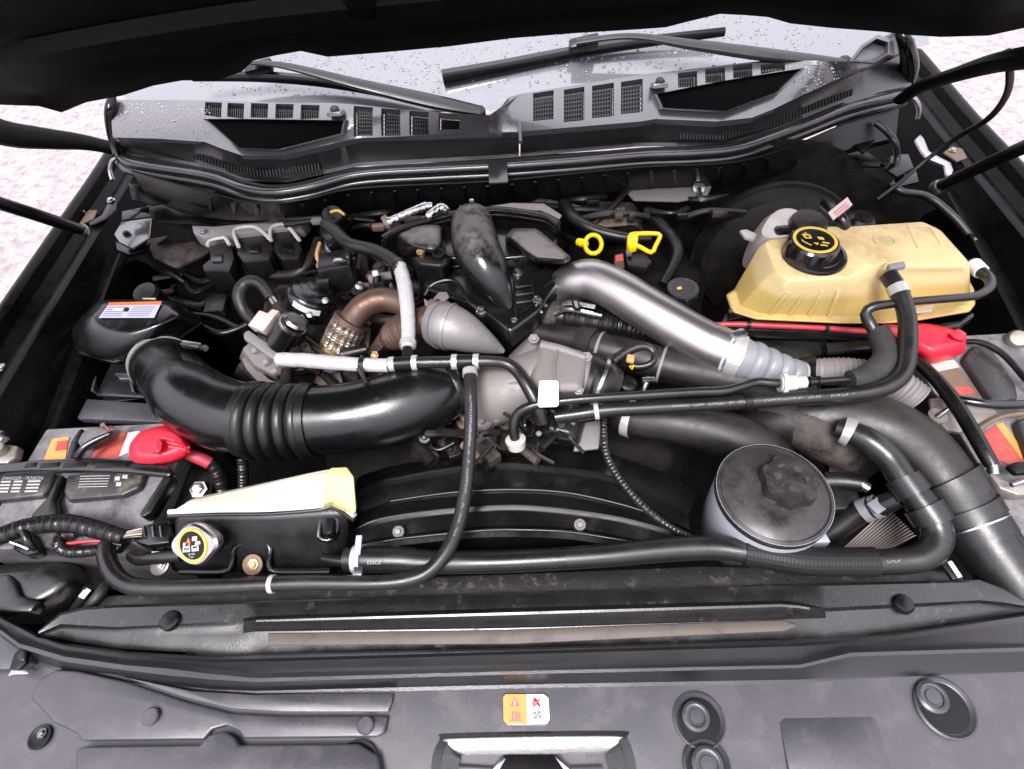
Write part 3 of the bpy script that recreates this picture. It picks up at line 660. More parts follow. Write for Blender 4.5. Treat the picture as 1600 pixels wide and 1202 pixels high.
# ============================================================ FRONT END
# ---- radiator support beam and cover: rows run left-right in place, cross profile front-back
def row(L, z, xs): return [U(x, interp(L,x), z) for x in xs]
xs = [-120,-40,30,60,95,130,180,240,300,350,380,400,415,450,550,650,750,850,950,1050,1150,1220,1245,1265,1290,1320,1380,1440,1500,1530,1570,1620,1700]
be = thing('radiator_support', 'dusty black radiator support beam with long raised rib', 'support beam', U(800,960,-.1))
xb = [x for x in xs if 60 <= x <= 1700]
def zr(base, pk, a=385, b=1270): return [base+(pk if a < x < b else 0) for x in xb]
RB = [  # (px line, z, z inside rib)
 ([(60,985),(95,957),(140,946),(350,940),(800,926),(1230,912),(1530,905),(1560,912),(1600,935)], -.045, -.045),
 ([(60,986),(95,958),(140,947),(350,941),(800,927),(1230,913),(1530,906),(1560,914),(1600,937)], -.002, -.002),
 ([(60,988),(95,962),(140,951),(350,945),(800,931),(1230,917),(1530,910),(1560,920),(1600,940)], .0, .0),
 ([(60,990),(95,975),(180,980),(350,972),(400,963),(800,950),(1230,938),(1290,950),(1530,938),(1600,944)], -.002, .0),
 ([(60,992),(95,978),(180,983),(350,976),(400,969),(800,957),(1230,944),(1290,953),(1530,941),(1600,947)], -.005, .012),
 ([(60,993),(95,980),(180,986),(350,980),(400,972),(800,961),(1230,948),(1290,956),(1530,944),(1600,949)], -.007, .011),
 ([(60,995),(95,984),(180,992),(350,993),(400,987),(800,982),(1230,968),(1290,966),(1530,952),(1600,952)], -.009, -.006),
 ([(60,998),(95,992),(180,1004),(350,1010),(400,1008),(800,1005),(1230,985),(1290,978),(1530,962),(1600,957)], -.011, -.012),
 ([(60,1000),(95,1000),(180,1014),(350,1022),(400,1022),(800,1013),(1230,1000),(1290,996),(1530,972),(1600,962)], -.016, -.018)]
raw = [[U(x, interp(L,x), zi if 385 < x < 1268 else z) for x in xb] for L, z, zi in RB]
loft('beam', raw, 'beam', be, raw=True, ang=30)
slabpx('rust_strip', [(418,990),(800,984),(1225,969),(1246,978),(1225,986),(800,1006),(418,1008)], -.0045, .004, 'rust_tan', be, .001)
for x, y in ((266,970),(1411,944)):
    p = U(x, y, .0); m = mpp(p); lathe('push_pin', [(15*m,-.004),(15*m,.003),(12*m,.006),(4*m,.007)], p, (0,.1,1), 'plastic', be, n=20)
# dirty radiator top behind the beam
rt = thing('radiator', 'dirt crusted radiator top edge under the front hose', 'radiator', U(800,915,-.15))
slabpx('top_tank', [(165,930),(560,905),(1100,884),(1500,890),(1510,908),(1230,918),(800,932),(350,946),(140,952)], -.022, .3, 'rusty', rt, .004)
# ---- front cover (sight shield)
sc = thing('radiator_cover', 'wide black plastic cover over the grille opening at the front', 'cover', U(800,1120,-.06))
xc = [-160,-60,0,30,60,100,150,200,260,330,400,450,520,600,700,800,900,1000,1100,1200,1250,1290,1330,1400,1500,1600,1750]
R1 = [([(0,962),(30,976),(60,992),(100,1004),(200,1018),(340,1026),(800,1014),(1250,1001),(1400,989),(1600,958)], -.014),
      ([(0,966),(30,981),(60,997),(100,1009),(200,1023),(340,1031),(800,1018),(1250,1005),(1400,993),(1600,963)], .0),
      ([(0,972),(30,989),(60,1003),(100,1015),(200,1029),(340,1036),(800,1023),(1250,1010),(1400,1000),(1600,972)], .001),
      ([(0,978),(30,1000),(60,1008),(100,1020),(200,1034),(300,1040),(340,1046),(400,1052),(800,1043),(1250,1033),(1330,1014),(1600,1006)], -.016),
      ([(0,984),(30,1006),(60,1014),(100,1026),(200,1040),(300,1048),(340,1055),(400,1060),(800,1049),(1250,1039),(1330,1020),(1600,1012)], -.013),
      ([(0,990),(30,1012),(60,1022),(100,1034),(200,1048),(300,1060),(400,1066),(800,1054),(1250,1044),(1330,1026),(1600,1018)], -.0135),
      ([(0,1000),(30,1026),(60,1034),(100,1046),(200,1060),(300,1076),(400,1080),(800,1070),(1250,1062),(1330,1056),(1600,1046)], -.032),
      ([(0,1010),(30,1032),(60,1040),(100,1052),(200,1066),(300,1082),(400,1086),(800,1076),(1250,1068),(1330,1061),(1600,1050)], -.034),
      ([(-160,1300),(1750,1300)], -.042)]
R1.insert(-1, ([(-160,1110),(1750,1110)], -.035)); R1.insert(-1, ([(-160,1160),(1750,1160)], -.037)); R1.insert(-1, ([(-160,1202),(1750,1202)], -.039))
raw = [[U(x, interp(L,x), z) for x in xc] for L, z in R1]
loft('rear_shaded_rows', raw[:8], 'shield_dark', sc, raw=True, ang=28); loft('main_panel', raw[7:], 'shield', sc, raw=True, ang=28)  # rear rows: same plastic, the hood's dark reflection put into the colour
def flat(pp, z): return [U(a, b, z) for a, b in pp]
# raised overlapping left panel
lp = thing('radiator_cover', 'stepped left section of the front plastic cover with push pins', 'cover', U(350,1120,-.06))
slabpx('panel', [(88,1046),(120,1048),(200,1066),(290,1096),(360,1114),(440,1118),(606,1118),(600,1146),(588,1152),(380,1154),(372,1142),(352,1134),(330,1140),(318,1156),(125,1158),(118,1146),(80,1128),(62,1106),(46,1092),(62,1060)], -.027, .008, 'shield', lp, .003, 3)
slabpx('shelf', [(100,1042),(180,1054),(300,1080),(400,1086),(614,1084),(612,1098),(606,1112),(440,1112),(362,1107),(290,1090),(200,1060)], -.0285, .005, 'shield', lp, .002)
slabpx('lower_panel', [(118,1172),(130,1166),(312,1164),(326,1148),(350,1142),(366,1152),(372,1164),(560,1162),(590,1180),(600,1240),(116,1240)], -.024, .014, 'shield', lp, .003, 3)
for x, y, r in ((237,1120,13),(572,1134,13)):
    p = U(x, y, -.026); m = mpp(p); lathe('push_pin', [(r*m,-.004),(r*m,.0035),(r*m*.85,.005)], p, (0,0,1), 'shield', lp, n=22)
p = U(62,1152,-.0335); m = mpp(p); lathe('bolt_recess', [(17*m,-.002),(17*m,.0012),(15*m,.0014),(14*m,.001),(3*m,.0008)], p, (0,0,1), 'ink', lp, n=20); boltpx(66,1146,-.032,6,'cowl',lp)
# round clips on the right half
def dish(px, py, ro, ri, off, label):
    z = -.036; p = U(px, py, z); m = mpp(p)
    t = thing('cover_clip', label, 'clip', p)
    lathe('dish', [(ro*m,-.006),(ro*m,.004),(ro*.93*m,.0055),(ro*.86*m,.003),(ro*.8*m,.0016),(ro*.3*m,.0015)], p, (0,0,1), 'shield', t, n=36)
    lathe('dish_floor', [(ro*.80*m,.0014),(ro*.79*m,.0026),(ro*.6*m,.0027),(ri*m,.0028)], p, (0,0,1), 'ink', t, n=30)  # near-black floor paints the shading from the dish's steep walls
    q = U(px+off[0], py+off[1], z+.003)
    lathe('push_pin', [(ri*m,-.001),(ri*m,.005),(ri*.8*m,.007),(ri*.66*m,.0065),(ri*.62*m,.0045),(ri*.5*m,.0045),(ri*.46*m,.006),(ri*.1*m,.0062)], q, (0,0,1), 'shield', t, n=24)
dish(1092,1126,40,21,(-6,-6),'round clip in a dark dish right of the warning sticker')
dish(1474,1106,44,23,(-20,-16),'round clip in a dark dish near the right edge of the cover')
dish(1104,1196,36,24,(0,-2),'round clip cut by the bottom edge right of centre')
dish(558,1196,34,22,(2,-2),'round clip cut by the bottom edge left of centre')
# embossed rectangle
er = thing('cover_hatch', 'faint embossed rectangle on the right of the front cover', 'panel', U(1310,1160,-.04))
def outline(pp, z, w, h, mat, parent, nm='edge'):
    P = [U(a, b, z) for a, b in pp]; n = len(P); c = sum(P, V(0,0,0))/n
    bm = bmesh.new(); A = [bm.verts.new(c+(p-c)*(1+w)) for p in P]; B = [bm.verts.new(p+V(0,0,h)) for p in P]; D = [bm.verts.new(c+(p-c)*(1-w)) for p in P]
    for X, Y in ((A,B),(B,D)):
        for k in range(n): bm.faces.new((X[k],X[(k+1)%n],Y[(k+1)%n],Y[k]))
    return from_bm(nm, bm, mat, parent)
slabpx('raised_plate', [(1224,1122),(1360,1119),(1370,1124),(1400,1230),(1240,1240),(1218,1130)], -.0352, .003, 'shield', er, .0012)
# sticker
st = thing('warning_sticker', 'orange and white warning sticker on the front cover', 'sticker', U(823,1108,-.034))
zs = -.0325
slabpx('plate', [(788,1083),(852,1083),(858,1089),(860,1128),(854,1134),(792,1134),(786,1128),(785,1090)], zs-.0006, .003, 'shield', st, .001)
def dpx(nm, pp, z, mat, parent): return decal(nm, [U(a,b,z) for a,b in pp], (0,0,1), mat, parent)
dpx('orange_half', [(790,1085),(822,1085),(823,1131),(793,1131),(787,1127),(786,1090)], zs, 'orange_pale', st)
dpx('white_half', [(822.5,1085),(850,1085),(857,1091),(859,1125),(855,1131),(823.5,1131)], zs, 'label', st)
z2 = zs+.0005
dpx('warning_triangle', [(804,1090),(812,1104),(797,1104)], z2, 'print_pink', st); dpx('warning_mark', [(803.4,1094),(805,1094),(805,1102),(803.4,1102)], z2+.0004, 'label', st)
for a in ([(800,1112),(803,1112),(803,1124),(800,1124)],[(805,1112),(808,1112),(808,1124),(805,1124)],[(810,1114),(813,1114),(813,1124),(810,1124)],[(797,1125),(815,1125),(815,1127),(797,1127)]): dpx('engine_symbol', a, z2, 'print_pink', st)
dpx('hand_symbol', [(832,1094),(838,1092),(844,1094),(842,1100),(838,1103),(834,1106),(831,1101)], z2, 'print_pink', st)
dpx('cross_bar', [(833,1091),(835,1090),(845,1104),(843,1105)], z2+.0004, 'ink', st); dpx('cross_bar', [(843,1090),(845,1091),(835,1105),(833,1104)], z2+.0004, 'print_pink', st)
for k in range(4):
    a = math.radians(35+90*k); c = (839.5+math.cos(a)*5, 1117.5+math.sin(a)*5)
    dpx('fan_blade', [(c[0]+3*math.cos(q), c[1]+3*math.sin(q)) for q in [i*math.pi/4 for i in range(8)]], z2, 'print_grey', st)
dpx('fan_hub', [(838,1116),(841,1116),(841,1119),(838,1119)], z2, 'print_grey', st)
# bowl at the bottom edge with latch
bw = thing('latch_opening', 'recessed latch opening with bright edges at the bottom centre', 'latch', U(825,1190,-.08))
P1 = [(672,1240),(676,1180),(690,1152),(706,1146),(960,1142),(978,1150),(990,1180),(1000,1240)]
P2 = [(688,1240),(690,1184),(700,1160),(712,1154),(952,1150),(966,1158),(976,1184),(984,1240)]
P3 = [(716,1240),(716,1200),(722,1184),(734,1180),(930,1178),(944,1184),(950,1200),(956,1240)]
loft('rim', [[U(a,b,-.0355) for a,b in P1],[U(a,b,-.031) for a,b in P2],[U(a,b+3,-.032) for a,b in P2],[U(a,b,-.0335) for a,b in P3]], 'shield_dark', bw, N=40)
slabpx('latch_mouth', [(770,1200),(784,1184),(790,1180),(866,1180),(872,1184),(888,1204),(888,1240),(770,1240)], -.030, .003, 'ink', bw, .001)
slabpx('bright_edge', [(768,1204),(782,1186),(786,1182),(790,1186),(778,1206)], -.0285, .002, 'zinc', bw, .0006); slabpx('bright_edge', [(866,1182),(871,1182),(892,1204),(884,1206)], -.0285, .002, 'zinc', bw, .0006)
slabpx('foot_strip', [(716,1196),(770,1199),(770,1206),(716,1206)], -.0325, .002, 'cowl', bw, .0006); slabpx('foot_strip', [(890,1198),(940,1196),(944,1206),(890,1206)], -.0325, .002, 'cowl', bw, .0006)
# left end of the cover: clip and tab
lt = thing('cover_tab', 'black clip tab at the left end of the front cover', 'tab', U(20,1010,-.03))
slabpx('tab', [(-60,970),(0,978),(24,990),(44,1008),(46,1036),(20,1046),(-60,1050)], -.02, .02, 'shield', lt, .004)
slabpx('clip', [(14,1046),(22,1022),(34,1010),(44,1014),(40,1036),(28,1046)], -.016, .006, 'ink', lt, .001)
slabpx('clip_ring', [(24,1024),(34,1016),(41,1018),(38,1032),(28,1034)], -.012, .004, 'plastic', lt, .0015)
slabpx('bright_edge', [(12,1057),(18,1046),(44,1048),(44,1053),(20,1054)], -.019, .002, 'zinc', lt, .0005)
# headlamp housing at the lower left
hl = thing('headlamp_housing', 'dusty black moulded headlamp housing at the lower left', 'housing', U(60,920,-.1))
ringpx('shell', [([(-80,1000),(0,985),(70,978),(120,955),(150,925),(150,890),(-80,860)],-.2),([(-80,980),(0,968),(60,962),(104,940),(136,905),(128,882),(70,872),(-80,880)][:7],-.06),([(-80,960),(0,950),(48,948),(86,926),(110,902),(70,880),(-80,892)],-.03)], 'beam', hl, bev=.012)
slabpx('step', [(-40,905),(12,896),(22,906),(30,930),(60,940),(46,956),(-40,960)], -.022, .02, 'beam', hl, .004)
# small hoses between housing and support
hz = thing('small_hose', 'two short stubby hoses beside the left end of the radiator support', 'hose', U(145,930,-.05))
tube('hose', [(110,965,-.06,8),(128,938,-.03,8),(140,918,-.02,8)], 'hose', hz, n=12); tube('hose', [(132,962,-.05,10),(150,938,-.02,10),(166,915,-.02,9)], 'hose_dusty', hz, n=12)
slabpx('tag', [(122,932),(134,918),(142,922),(130,936)], -.015, .002, 'white', hz, .0005)
# ============================================================ ENGINE BAY, LEFT SIDE
PI = math.pi
# ---- engine lump far below everything
en = thing('engine_block', 'grimy cast engine mass deep in the middle of the bay', 'engine', (0,.6,-.4))
ringpx('crankcase', [([(520,800),(1060,800),(1120,560),(1080,400),(560,400),(480,560)],-.25),([(540,760),(1040,760),(1100,560),(1060,400),(580,400),(500,560)],-.10)], 'grime_dark', en, bev=.02)
ringpx('valve_cover', [([(380,640),(600,600),(640,400),(520,330),(430,380)],-.12),([(400,600),(590,575),(620,410),(520,345),(445,400)],-.04),([(430,575),(570,555),(600,420),(520,360),(465,410)],-.015)], 'grime', en, bev=.012)
ringpx('valve_cover', [([(860,560),(1080,580),(1110,420),(1000,330),(880,360)],-.12),([(870,540),(1060,560),(1090,430),(990,345),(890,370)],-.05)], 'grime_dark', en, bev=.012)
ringpx('front_cover', [([(640,720),(860,715),(880,640),(640,640)],-.1),([(650,705),(850,700),(860,650),(660,650)],-.05)], 'grime', en, bev=.01)
for x, y, z, r in ((700,680,-.03,24),(760,690,-.03,20),(820,670,-.03,18),(660,660,-.03,20),(790,660,-.02,14)):
    p = U(x,y,z); m = mpp(p); lathe('boss', [(r*m*1.1,-.03),(r*m,0),(r*m*.8,.006),(r*m*.3,.006)], p, (.1,-.5,.8), 'grime', en, n=16)
for i, (x, y, z) in enumerate(((560,420,.0),(600,440,.0),(520,400,.01),(585,500,-.01),(540,580,-.02),(470,560,-.02),(590,560,-.02))):
    box('casting', U(x,y,z), (.022+.006*(i%3),.006,0), (-.004,.02,0), (0,.004,.018), 'grime', en, .006)
rndw = random.Random(11)
# ---- loose wiring in the gaps
def wires(label, pts, mat='rubber', r=4, nm='wiring_harness', ridged=False, cat='wiring'):
    t = thing(nm, label, cat, U(*pts[0][:3]))
    P = pxpath([(a[0],a[1],a[2], a[3] if len(a) > 3 else r) for a in pts], .005)
    sweep('loom', P, mat, t, n=12, rf=(lambda s, th, f: 1+.10*math.sin(s*2*PI/.0055)) if ridged else None, step=.0016 if ridged else .006)
    return t, P
wires('black ribbed harness curving over the right side of the fan shroud', [(943,640,.03,5),(944,690,.025,6),(952,722,.02,6.5),(978,762,.015,6.5),(1015,800,.01,6.5),(1050,825,.0,6),(1090,845,-.02,6)], 'hose', 6, ridged=True)
t, P = wires('black harness loop with an orange plug right of the aluminium intake', [(936,640,.03,7),(934,605,.04,8),(945,578,.05,8),(975,552,.06,8),(1003,541,.065,7.5),(1021,549,.06,7),(1020,566,.055,6),(1002,573,.05,5.5),(985,572,.05,5)], 'hose', 7)
lathe('sensor_plug', [(.014,-.03),(.015,0),(.013,.004),(.008,.006)], U(981,600,.035), (.15,-.2,.95), 'rubber', t, n=16); lathe('sensor_plug', [(.018,-.03),(.0185,0),(.015,.003)], U(978,615,.02), (.15,-.2,.95), 'plastic', t, n=16)
box('orange_clip', U(985,561,.06), (.006,-.002,0), (.002,.007,0), (0,0,.004), 'wire_tan', t, .003)
tube('yellow_wire', [(984,572,.06,1.6),(986,578,.058,1.6),(990,571,.056,1.6)], 'yellow', t, n=6)
wires('dark wiring hanging behind the yellow dipstick handles', [(1010,330,.05,9),(1040,360,.04,10),(1058,390,.03,10),(1050,420,.02,9),(1035,445,.01,8)], 'rubber', 9)
wires('dark cable running from the firewall down past the steel pipe', [(985,290,.08,5),(960,320,.07,5),(930,350,.06,5),(925,362,.05,5)], 'rubber', 5)
wires('dark bundle of wires between manifold and dipsticks', [(880,320,.07,11),(900,345,.07,11),(935,362,.065,10),(980,372,.06,9),(1015,372,.055,8)], 'rubber', 10)
wires('tangled dark loom under the engine computer connectors', [(400,425,.0,8),(440,432,.0,9),(470,425,.01,9),(490,400,.02,9),(498,375,.03,8)], 'hose_dusty', 8)
wires('thin dark wires between air box and engine', [(300,500,-.03,4),(340,520,-.03,5),(370,515,-.03,5),(400,500,-.02,5)], 'rubber', 4)
wires('dark loom crossing behind the air filter lid', [(240,470,-.05,6),(290,490,-.05,6),(340,498,-.05,6),(385,520,-.04,6)], 'rubber', 6)
wires('dark hose along the right of the fan beside the fluid reservoir', [(1290,740,-.02,14),(1325,750,-.02,14),(1350,758,-.01,12)], 'hose', 12, nm='coolant_hose', cat='hose')
# small castings, fittings and stubs crowding the left bank
rn = random.Random(5)
for i in range(130):
    x, y = rn.choice(((rn.uniform(500,610), rn.uniform(385,470)), (rn.uniform(460,640), rn.uniform(480,600)), (rn.uniform(440,560), rn.uniform(490,600)), (rn.uniform(590,700), rn.uniform(395,480)), (rn.uniform(840,960), rn.uniform(470,540)), (rn.uniform(640,860), rn.uniform(645,712))))
    z = rn.uniform(-.012,.045) if y < 620 else rn.uniform(-.03,.02); p = U(x,y,z); k = rn.random(); a = rn.uniform(0,PI); d = V(math.cos(a),math.sin(a),rn.uniform(-.2,.4)).normalized(); r = rn.uniform(.005,.012)
    mt = rn.choice(('grime','grime','grime_dark','cast','plastic','rusted'))
    if k < .4: sweep('stub', Path([p-d*.02,p,p+d*.022],[r,r*.9,r*.8]), mt, en, n=12)
    elif k < .7: lathe('boss', [(r*1.2,-.015),(r*1.2,0),(r*.9,.004),(r*.5,.004),(r*.45,.010),(r*.2,.011)], p, (d.x*.4,-.4,.9), mt, en, n=12)
    else: box('lug', p, V(math.cos(a),math.sin(a),0)*r*1.6, V(-math.sin(a),math.cos(a),0)*r*.9, (0,0,r*.8), mt, en, .002)
for i in range(34):
    x, y = rn.uniform(490,700), rn.uniform(390,470)
    if i > 22: x, y = rn.uniform(640,900), rn.uniform(640,710)
    q = [(x+rn.uniform(-50,50)*k, y+rn.uniform(-10,60)*k, .025+rn.uniform(-.02,.03), (6 if i % 6 == 0 else rn.uniform(1.6,3.4))) for k in (0,.5,1)]
    tube('wire', q, rn.choice(('rubber','plastic','hose_dusty','wire_tan' if i % 5 == 0 else 'rubber')), en, n=7)
# ---- engine computer
pc = thing('engine_computer', 'silver engine computer box with three black plugs', 'control unit', U(390,350,0))
slabpx('case', [(298,348),(312,340),(470,330),(480,340),(470,352),(318,372),(302,364)], .055, .03, 'alu', pc, .003)
slabpx('case_ridge', [(316,346),(360,342),(364,346),(320,351)], .058, .003, 'alu', pc, .0008); slabpx('case_ridge', [(380,342),(440,337),(446,341),(384,347)], .058, .003, 'alu', pc, .0008)
boltpx(318,362,.057,5,'zinc',pc); boltpx(470,337,.057,5,'zinc',pc)
def plug(a, top, body):
    o = slabpx('connector', body, .045, .05, 'plastic', pc, .003)
    P = pxpath([(x,y,.055,3) for x,y in top]); l = sweep('locking_lever', P, 'offwhite', o, n=8, squash=.8)
    cx = sum(p[0] for p in body)/len(body); cy = sum(p[1] for p in body)/len(body)
    slabpx('latch', [(cx-8,cy-8),(cx+8,cy-9),(cx+8,cy+4),(cx-8,cy+5)], .049, .004, 'plastic_clean', o, .001)
plug(0, [(324,384),(328,376),(345,372),(352,372),(358,382)], [(326,384),(360,378),(366,402),(358,424),(318,424),(316,414),(328,404)])
plug(1, [(373,386),(366,360),(390,354),(405,358),(424,376)], [(370,372),(420,366),(428,390),(420,406),(380,410),(370,396)])
plug(2, [(422,372),(424,356),(440,350),(452,356),(468,376)], [(424,362),(460,360),(472,388),(466,404),(440,406),(428,392)])
# triangular felt panel behind, left of computer
slabpx_o = thing('insulation_panel', 'flat dark grey insulation flap at the left rear', 'panel', U(280,390,0))
slabpx('flap', [(228,374),(276,366),(330,390),(312,402),(274,418),(240,402)], -.0, .006, 'grime', slabpx_o, .001)
fb = thing('fuse_cover', 'small flat dark cover left of the vacuum canister', 'cover', U(330,470,-.08))
slabpx('lid', [(326,458),(356,458),(348,486),(316,488)], -.05, .02, 'plastic', fb, .003)
# ---- big black sensor plug on the rear hose
cn = thing('hose_elbow_plug', 'black angled plug on the hose at the rear left of the engine', 'plug', U(515,350,.05))
slabpx('housing', [(498,352),(504,336),(522,334),(534,344),(530,372),(512,378),(500,366)], .09, .04, 'rubber', cn, .006)
lathe('neck', [(.020,-.02),(.022,0),(.018,.008),(.01,.008)], U(520,338,.10), (.2,-.4,.9), 'plastic', cn, n=20)
P = pxpath([(516,332,.115,2),(528,329,.117,2.5),(538,336,.115,2)]); sweep('yellow_band', P, 'print_yellow', cn, n=8)
ringpx('cover', [([(490,330),(540,322),(552,360),(536,390),(500,380)],.02),([(496,326),(536,320),(546,350),(530,370),(506,366)],.07)], 'plastic', cn, bev=.006)
# ---- round vacuum canister
vc = thing('vacuum_canister', 'round black canister with white label on the engine', 'canister', U(488,465,0))
ax = V(.5,.22,.82).normalized(); cp = U(490,462,.05); m = mpp(cp)
lathe('body', [(30*m,-34*m),(36*m,-30*m),(39*m,-10*m),(39*m,2*m),(36*m,6*m),(34*m,6*m),(33*m,10*m),(25*m,13*m),(24*m,17*m),(14*m,19*m),(13*m,24*m),(5*m,25*m)], cp, ax, 'plastic_clean', vc, n=40)
e1, e2, e3 = basis(ax)
q = U(488,463,.05); vs = []
for i in range(7):
    th = math.atan2((U(486,470,.05)-cp).dot(e2),(U(486,470,.05)-cp).dot(e1))+(-.55+1.1*i/6)
    d = e1*math.cos(th)+e2*math.sin(th); vs += [cp+d*39.6*m+ax*(-9*m), cp+d*39.6*m+ax*(1*m)]
mk('label', vs, [(2*i,2*i+1,2*i+3,2*i+2) for i in range(6)], 'label', vc)
box('clip', cp+ax*.03+e1*.01, (.012,0,0), (0,.008,0), (0,0,.008), 'plastic', vc, .003)
vb = thing('vacuum_solenoid', 'dark solenoid with silver fitting behind the round canister', 'solenoid', U(530,420,0))
box('body', U(528,425,.05), (.03,.005,0), (-.004,.025,0), (0,.005,.028), 'plastic', vb, .006); box('cap', U(533,406,.09), (.013,.001,0), (0,.007,0), (0,0,.003), 'zinc', vb, .002)
lathe('fitting', [(.007,-.02),(.007,.01),(.005,.012)], U(503,418,.06), (-.2,-.3,.9), 'zinc', vb, n=12); lathe('fitting', [(.008,-.02),(.008,.012),(.004,.014)], U(560,450,.05), (.5,-.4,.7), 'zinc', vb, n=12)
tube('line', [(500,380,.07,3),(495,400,.07,3.2),(503,415,.065,3)], 'wire_tan', vb, n=8); tube('line', [(508,372,.075,3),(512,390,.075,3),(520,402,.07,3)], 'zinc', vb, n=8)
# ---- EGR valve
eg = thing('egr_valve', 'silver valve with black motor and cream plug left of the braided pipe', 'valve', U(420,560,-.05))
slabpx('flange_plate', [(380,520),(388,515),(436,548),(440,560),(428,562),(380,528)], .045, .012, 'alu', eg, .003)
ringpx('valve_body', [([(372,560),(396,535),(440,560),(460,590),(440,600),(400,590)],-.05),([(378,545),(398,528),(436,556),(450,578),(430,588),(398,572)],.03)], 'cast', eg, bev=.006)
ringpx('lower_casting', [([(362,590),(380,560),(440,596),(470,600),(430,612),(390,608)],-.08),([(370,572),(384,556),(430,590),(452,596),(420,600),(390,592)],-.02)], 'grime', eg, bev=.006)
slabpx('bracket', [(382,556),(392,566),(420,592),(446,604),(440,612),(404,598),(384,576),(378,562)], .0, .006, 'cast', eg, .0015)
P = pxpath([(434,540,.055,19),(448,520,.075,20),(461,503,.095,20)]); sweep('motor', P, 'plastic_clean', eg, n=28); band('motor_ring', P, .88, .006, 'zinc', eg, k=1.03); sweep('motor_cap', pxpath([(461,503,.095,19),(463,500,.098,16)]), 'zinc', eg, n=24)
box('plug', U(413,506,.08), (.015,-.008,0), (.008,.013,.004), (0,-.003,.011), 'connector', eg, .002); box('plug_key', U(428,495,.085), (.007,-.003,0), (.004,.008,0), (0,0,.008), 'connector', eg, .0015); box('plug_collar', U(420,523,.068), (.015,-.008,0), (.006,.006,0), (0,0,.006), 'plastic', eg, .002)
for x, y in ((398,548),(416,566),(430,580)):
    p = U(x,y,.035); m = mpp(p); lathe('stud', [(6*m,-.02),(6*m,0),(4*m,.003)], p, (-.3,-.5,.8), 'alu', eg, n=14)
for x, y in ((470,497),(484,492),(508,470)): boltpx(x,y,.07,4.5,'zinc',eg,(.2,-.4,.9))
# J hose
jh = thing('coolant_hose', 'curved grey hose hooking left of the black canister', 'hose', U(395,500,0))
tube('hose', [(400,506,-.01,10),(384,488,.0,11),(375,464,.02,11.5),(382,446,.03,11.5),(398,440,.035,11),(412,448,.03,10),(424,466,.02,9)], 'hose_dusty', jh, n=16)
sweep('fitting', pxpath([(424,464,.02,7),(432,476,.015,7)]), 'zinc', jh, n=12)
# ---- copper EGR pipes
def braidf(s, th, f): return 1+.05*max(-1,min(1,2.2*math.sin(s*2*PI/.0062+th*10)*math.sin(s*2*PI/.0062-th*10)))
c1 = thing('exhaust_pipe', 'copper brown pipe with braided flex section, the longer of two', 'pipe', U(540,540,0))
P = pxpath([(512,606,-.03,21),(519,580,-.01,21),(528,552,.02,21),(541,520,.05,21),(554,496,.07,20),(568,480,.08,20),(590,470,.085,20),(612,470,.085,19),(640,480,.08,18)])
sweep('pipe', P, 'copper', c1, n=22); sweep('braided_flex', P, 'braid', c1, .33, .52, 1.34, 0, n=80, rf=braidf, step=.0011)
for t_ in (.32,.53): band('collar', P, t_, .007, 'brass' if t_ < .4 else 'copper', c1, k=1.4)
band('sleeve', P, .27, .02, 'copper', c1, k=1.2)
c2 = thing('exhaust_pipe', 'copper pipe with ribbed bellows joined to the silver cone', 'pipe', U(640,515,0))
P = pxpath([(570,566,.01,12),(590,548,.025,13),(606,530,.045,16),(622,522,.06,24),(645,512,.07,27),(668,504,.08,26),(690,500,.085,24)])
sweep('pipe', P, 'copper', c2, n=24); sweep('bellows', P, 'copper', c2, .42, .78, 1.06, 0, n=28, rf=lambda s,th,f: 1+.035*math.sin(s*2*PI/.0045), step=.001)
band('flange', P, .97, .012, 'rusted', c2, k=1.35); band('collar', P, .42, .005, 'copper', c2, k=1.12)
tube('sensor', [(578,565,.02,5),(588,552,.04,5),(594,542,.055,4)], 'zinc', c2, n=10); boltpx(586,556,.045,6,'brass',c2,(-.3,-.5,.8))
# plug with rust red frame
sp = thing('glow_plug_box', 'small rusty red square frame with plug in the middle left', 'plug', U(592,455,0))
outline([(578,446),(600,440),(610,460),(606,472),(580,470)], .03, .12, .006, 'copper', sp, 'frame'); tube('plug', [(588,430,.06,6),(590,445,.045,7),(592,458,.03,5)], 'rubber', sp, n=12); tube('tip', [(586,424,.066,5),(588,432,.06,5)], 'white', sp, n=10)
# ---- aluminium cone (EGR outlet)
ac = thing('intake_cone', 'dull silver cast cone pointing right in the engine centre', 'casting', U(740,525,.02))
P = pxpath([(682,506,.082,32),(695,509,.085,35.5),(706,512,.085,36),(730,522,.075,30),(755,534,.06,20),(775,544,.045,11),(788,550,.04,3)]); sweep('cone', P, 'alu', ac, n=32); band('rib', P, .22, .003, 'alu', ac, k=1.03, n=32)
band('flange', P, .04, .014, 'alu', ac, k=1.08, n=30); box('clip', U(684,482,.105), (.008,0,0), (0,.008,.002), (0,0,.004), 'ink', ac, .002)
slabpx('heat_tab', [(662,466),(672,472),(686,456),(698,456),(702,464),(690,474),(672,478),(664,478)], .10, .003, 'cast', ac, .001)
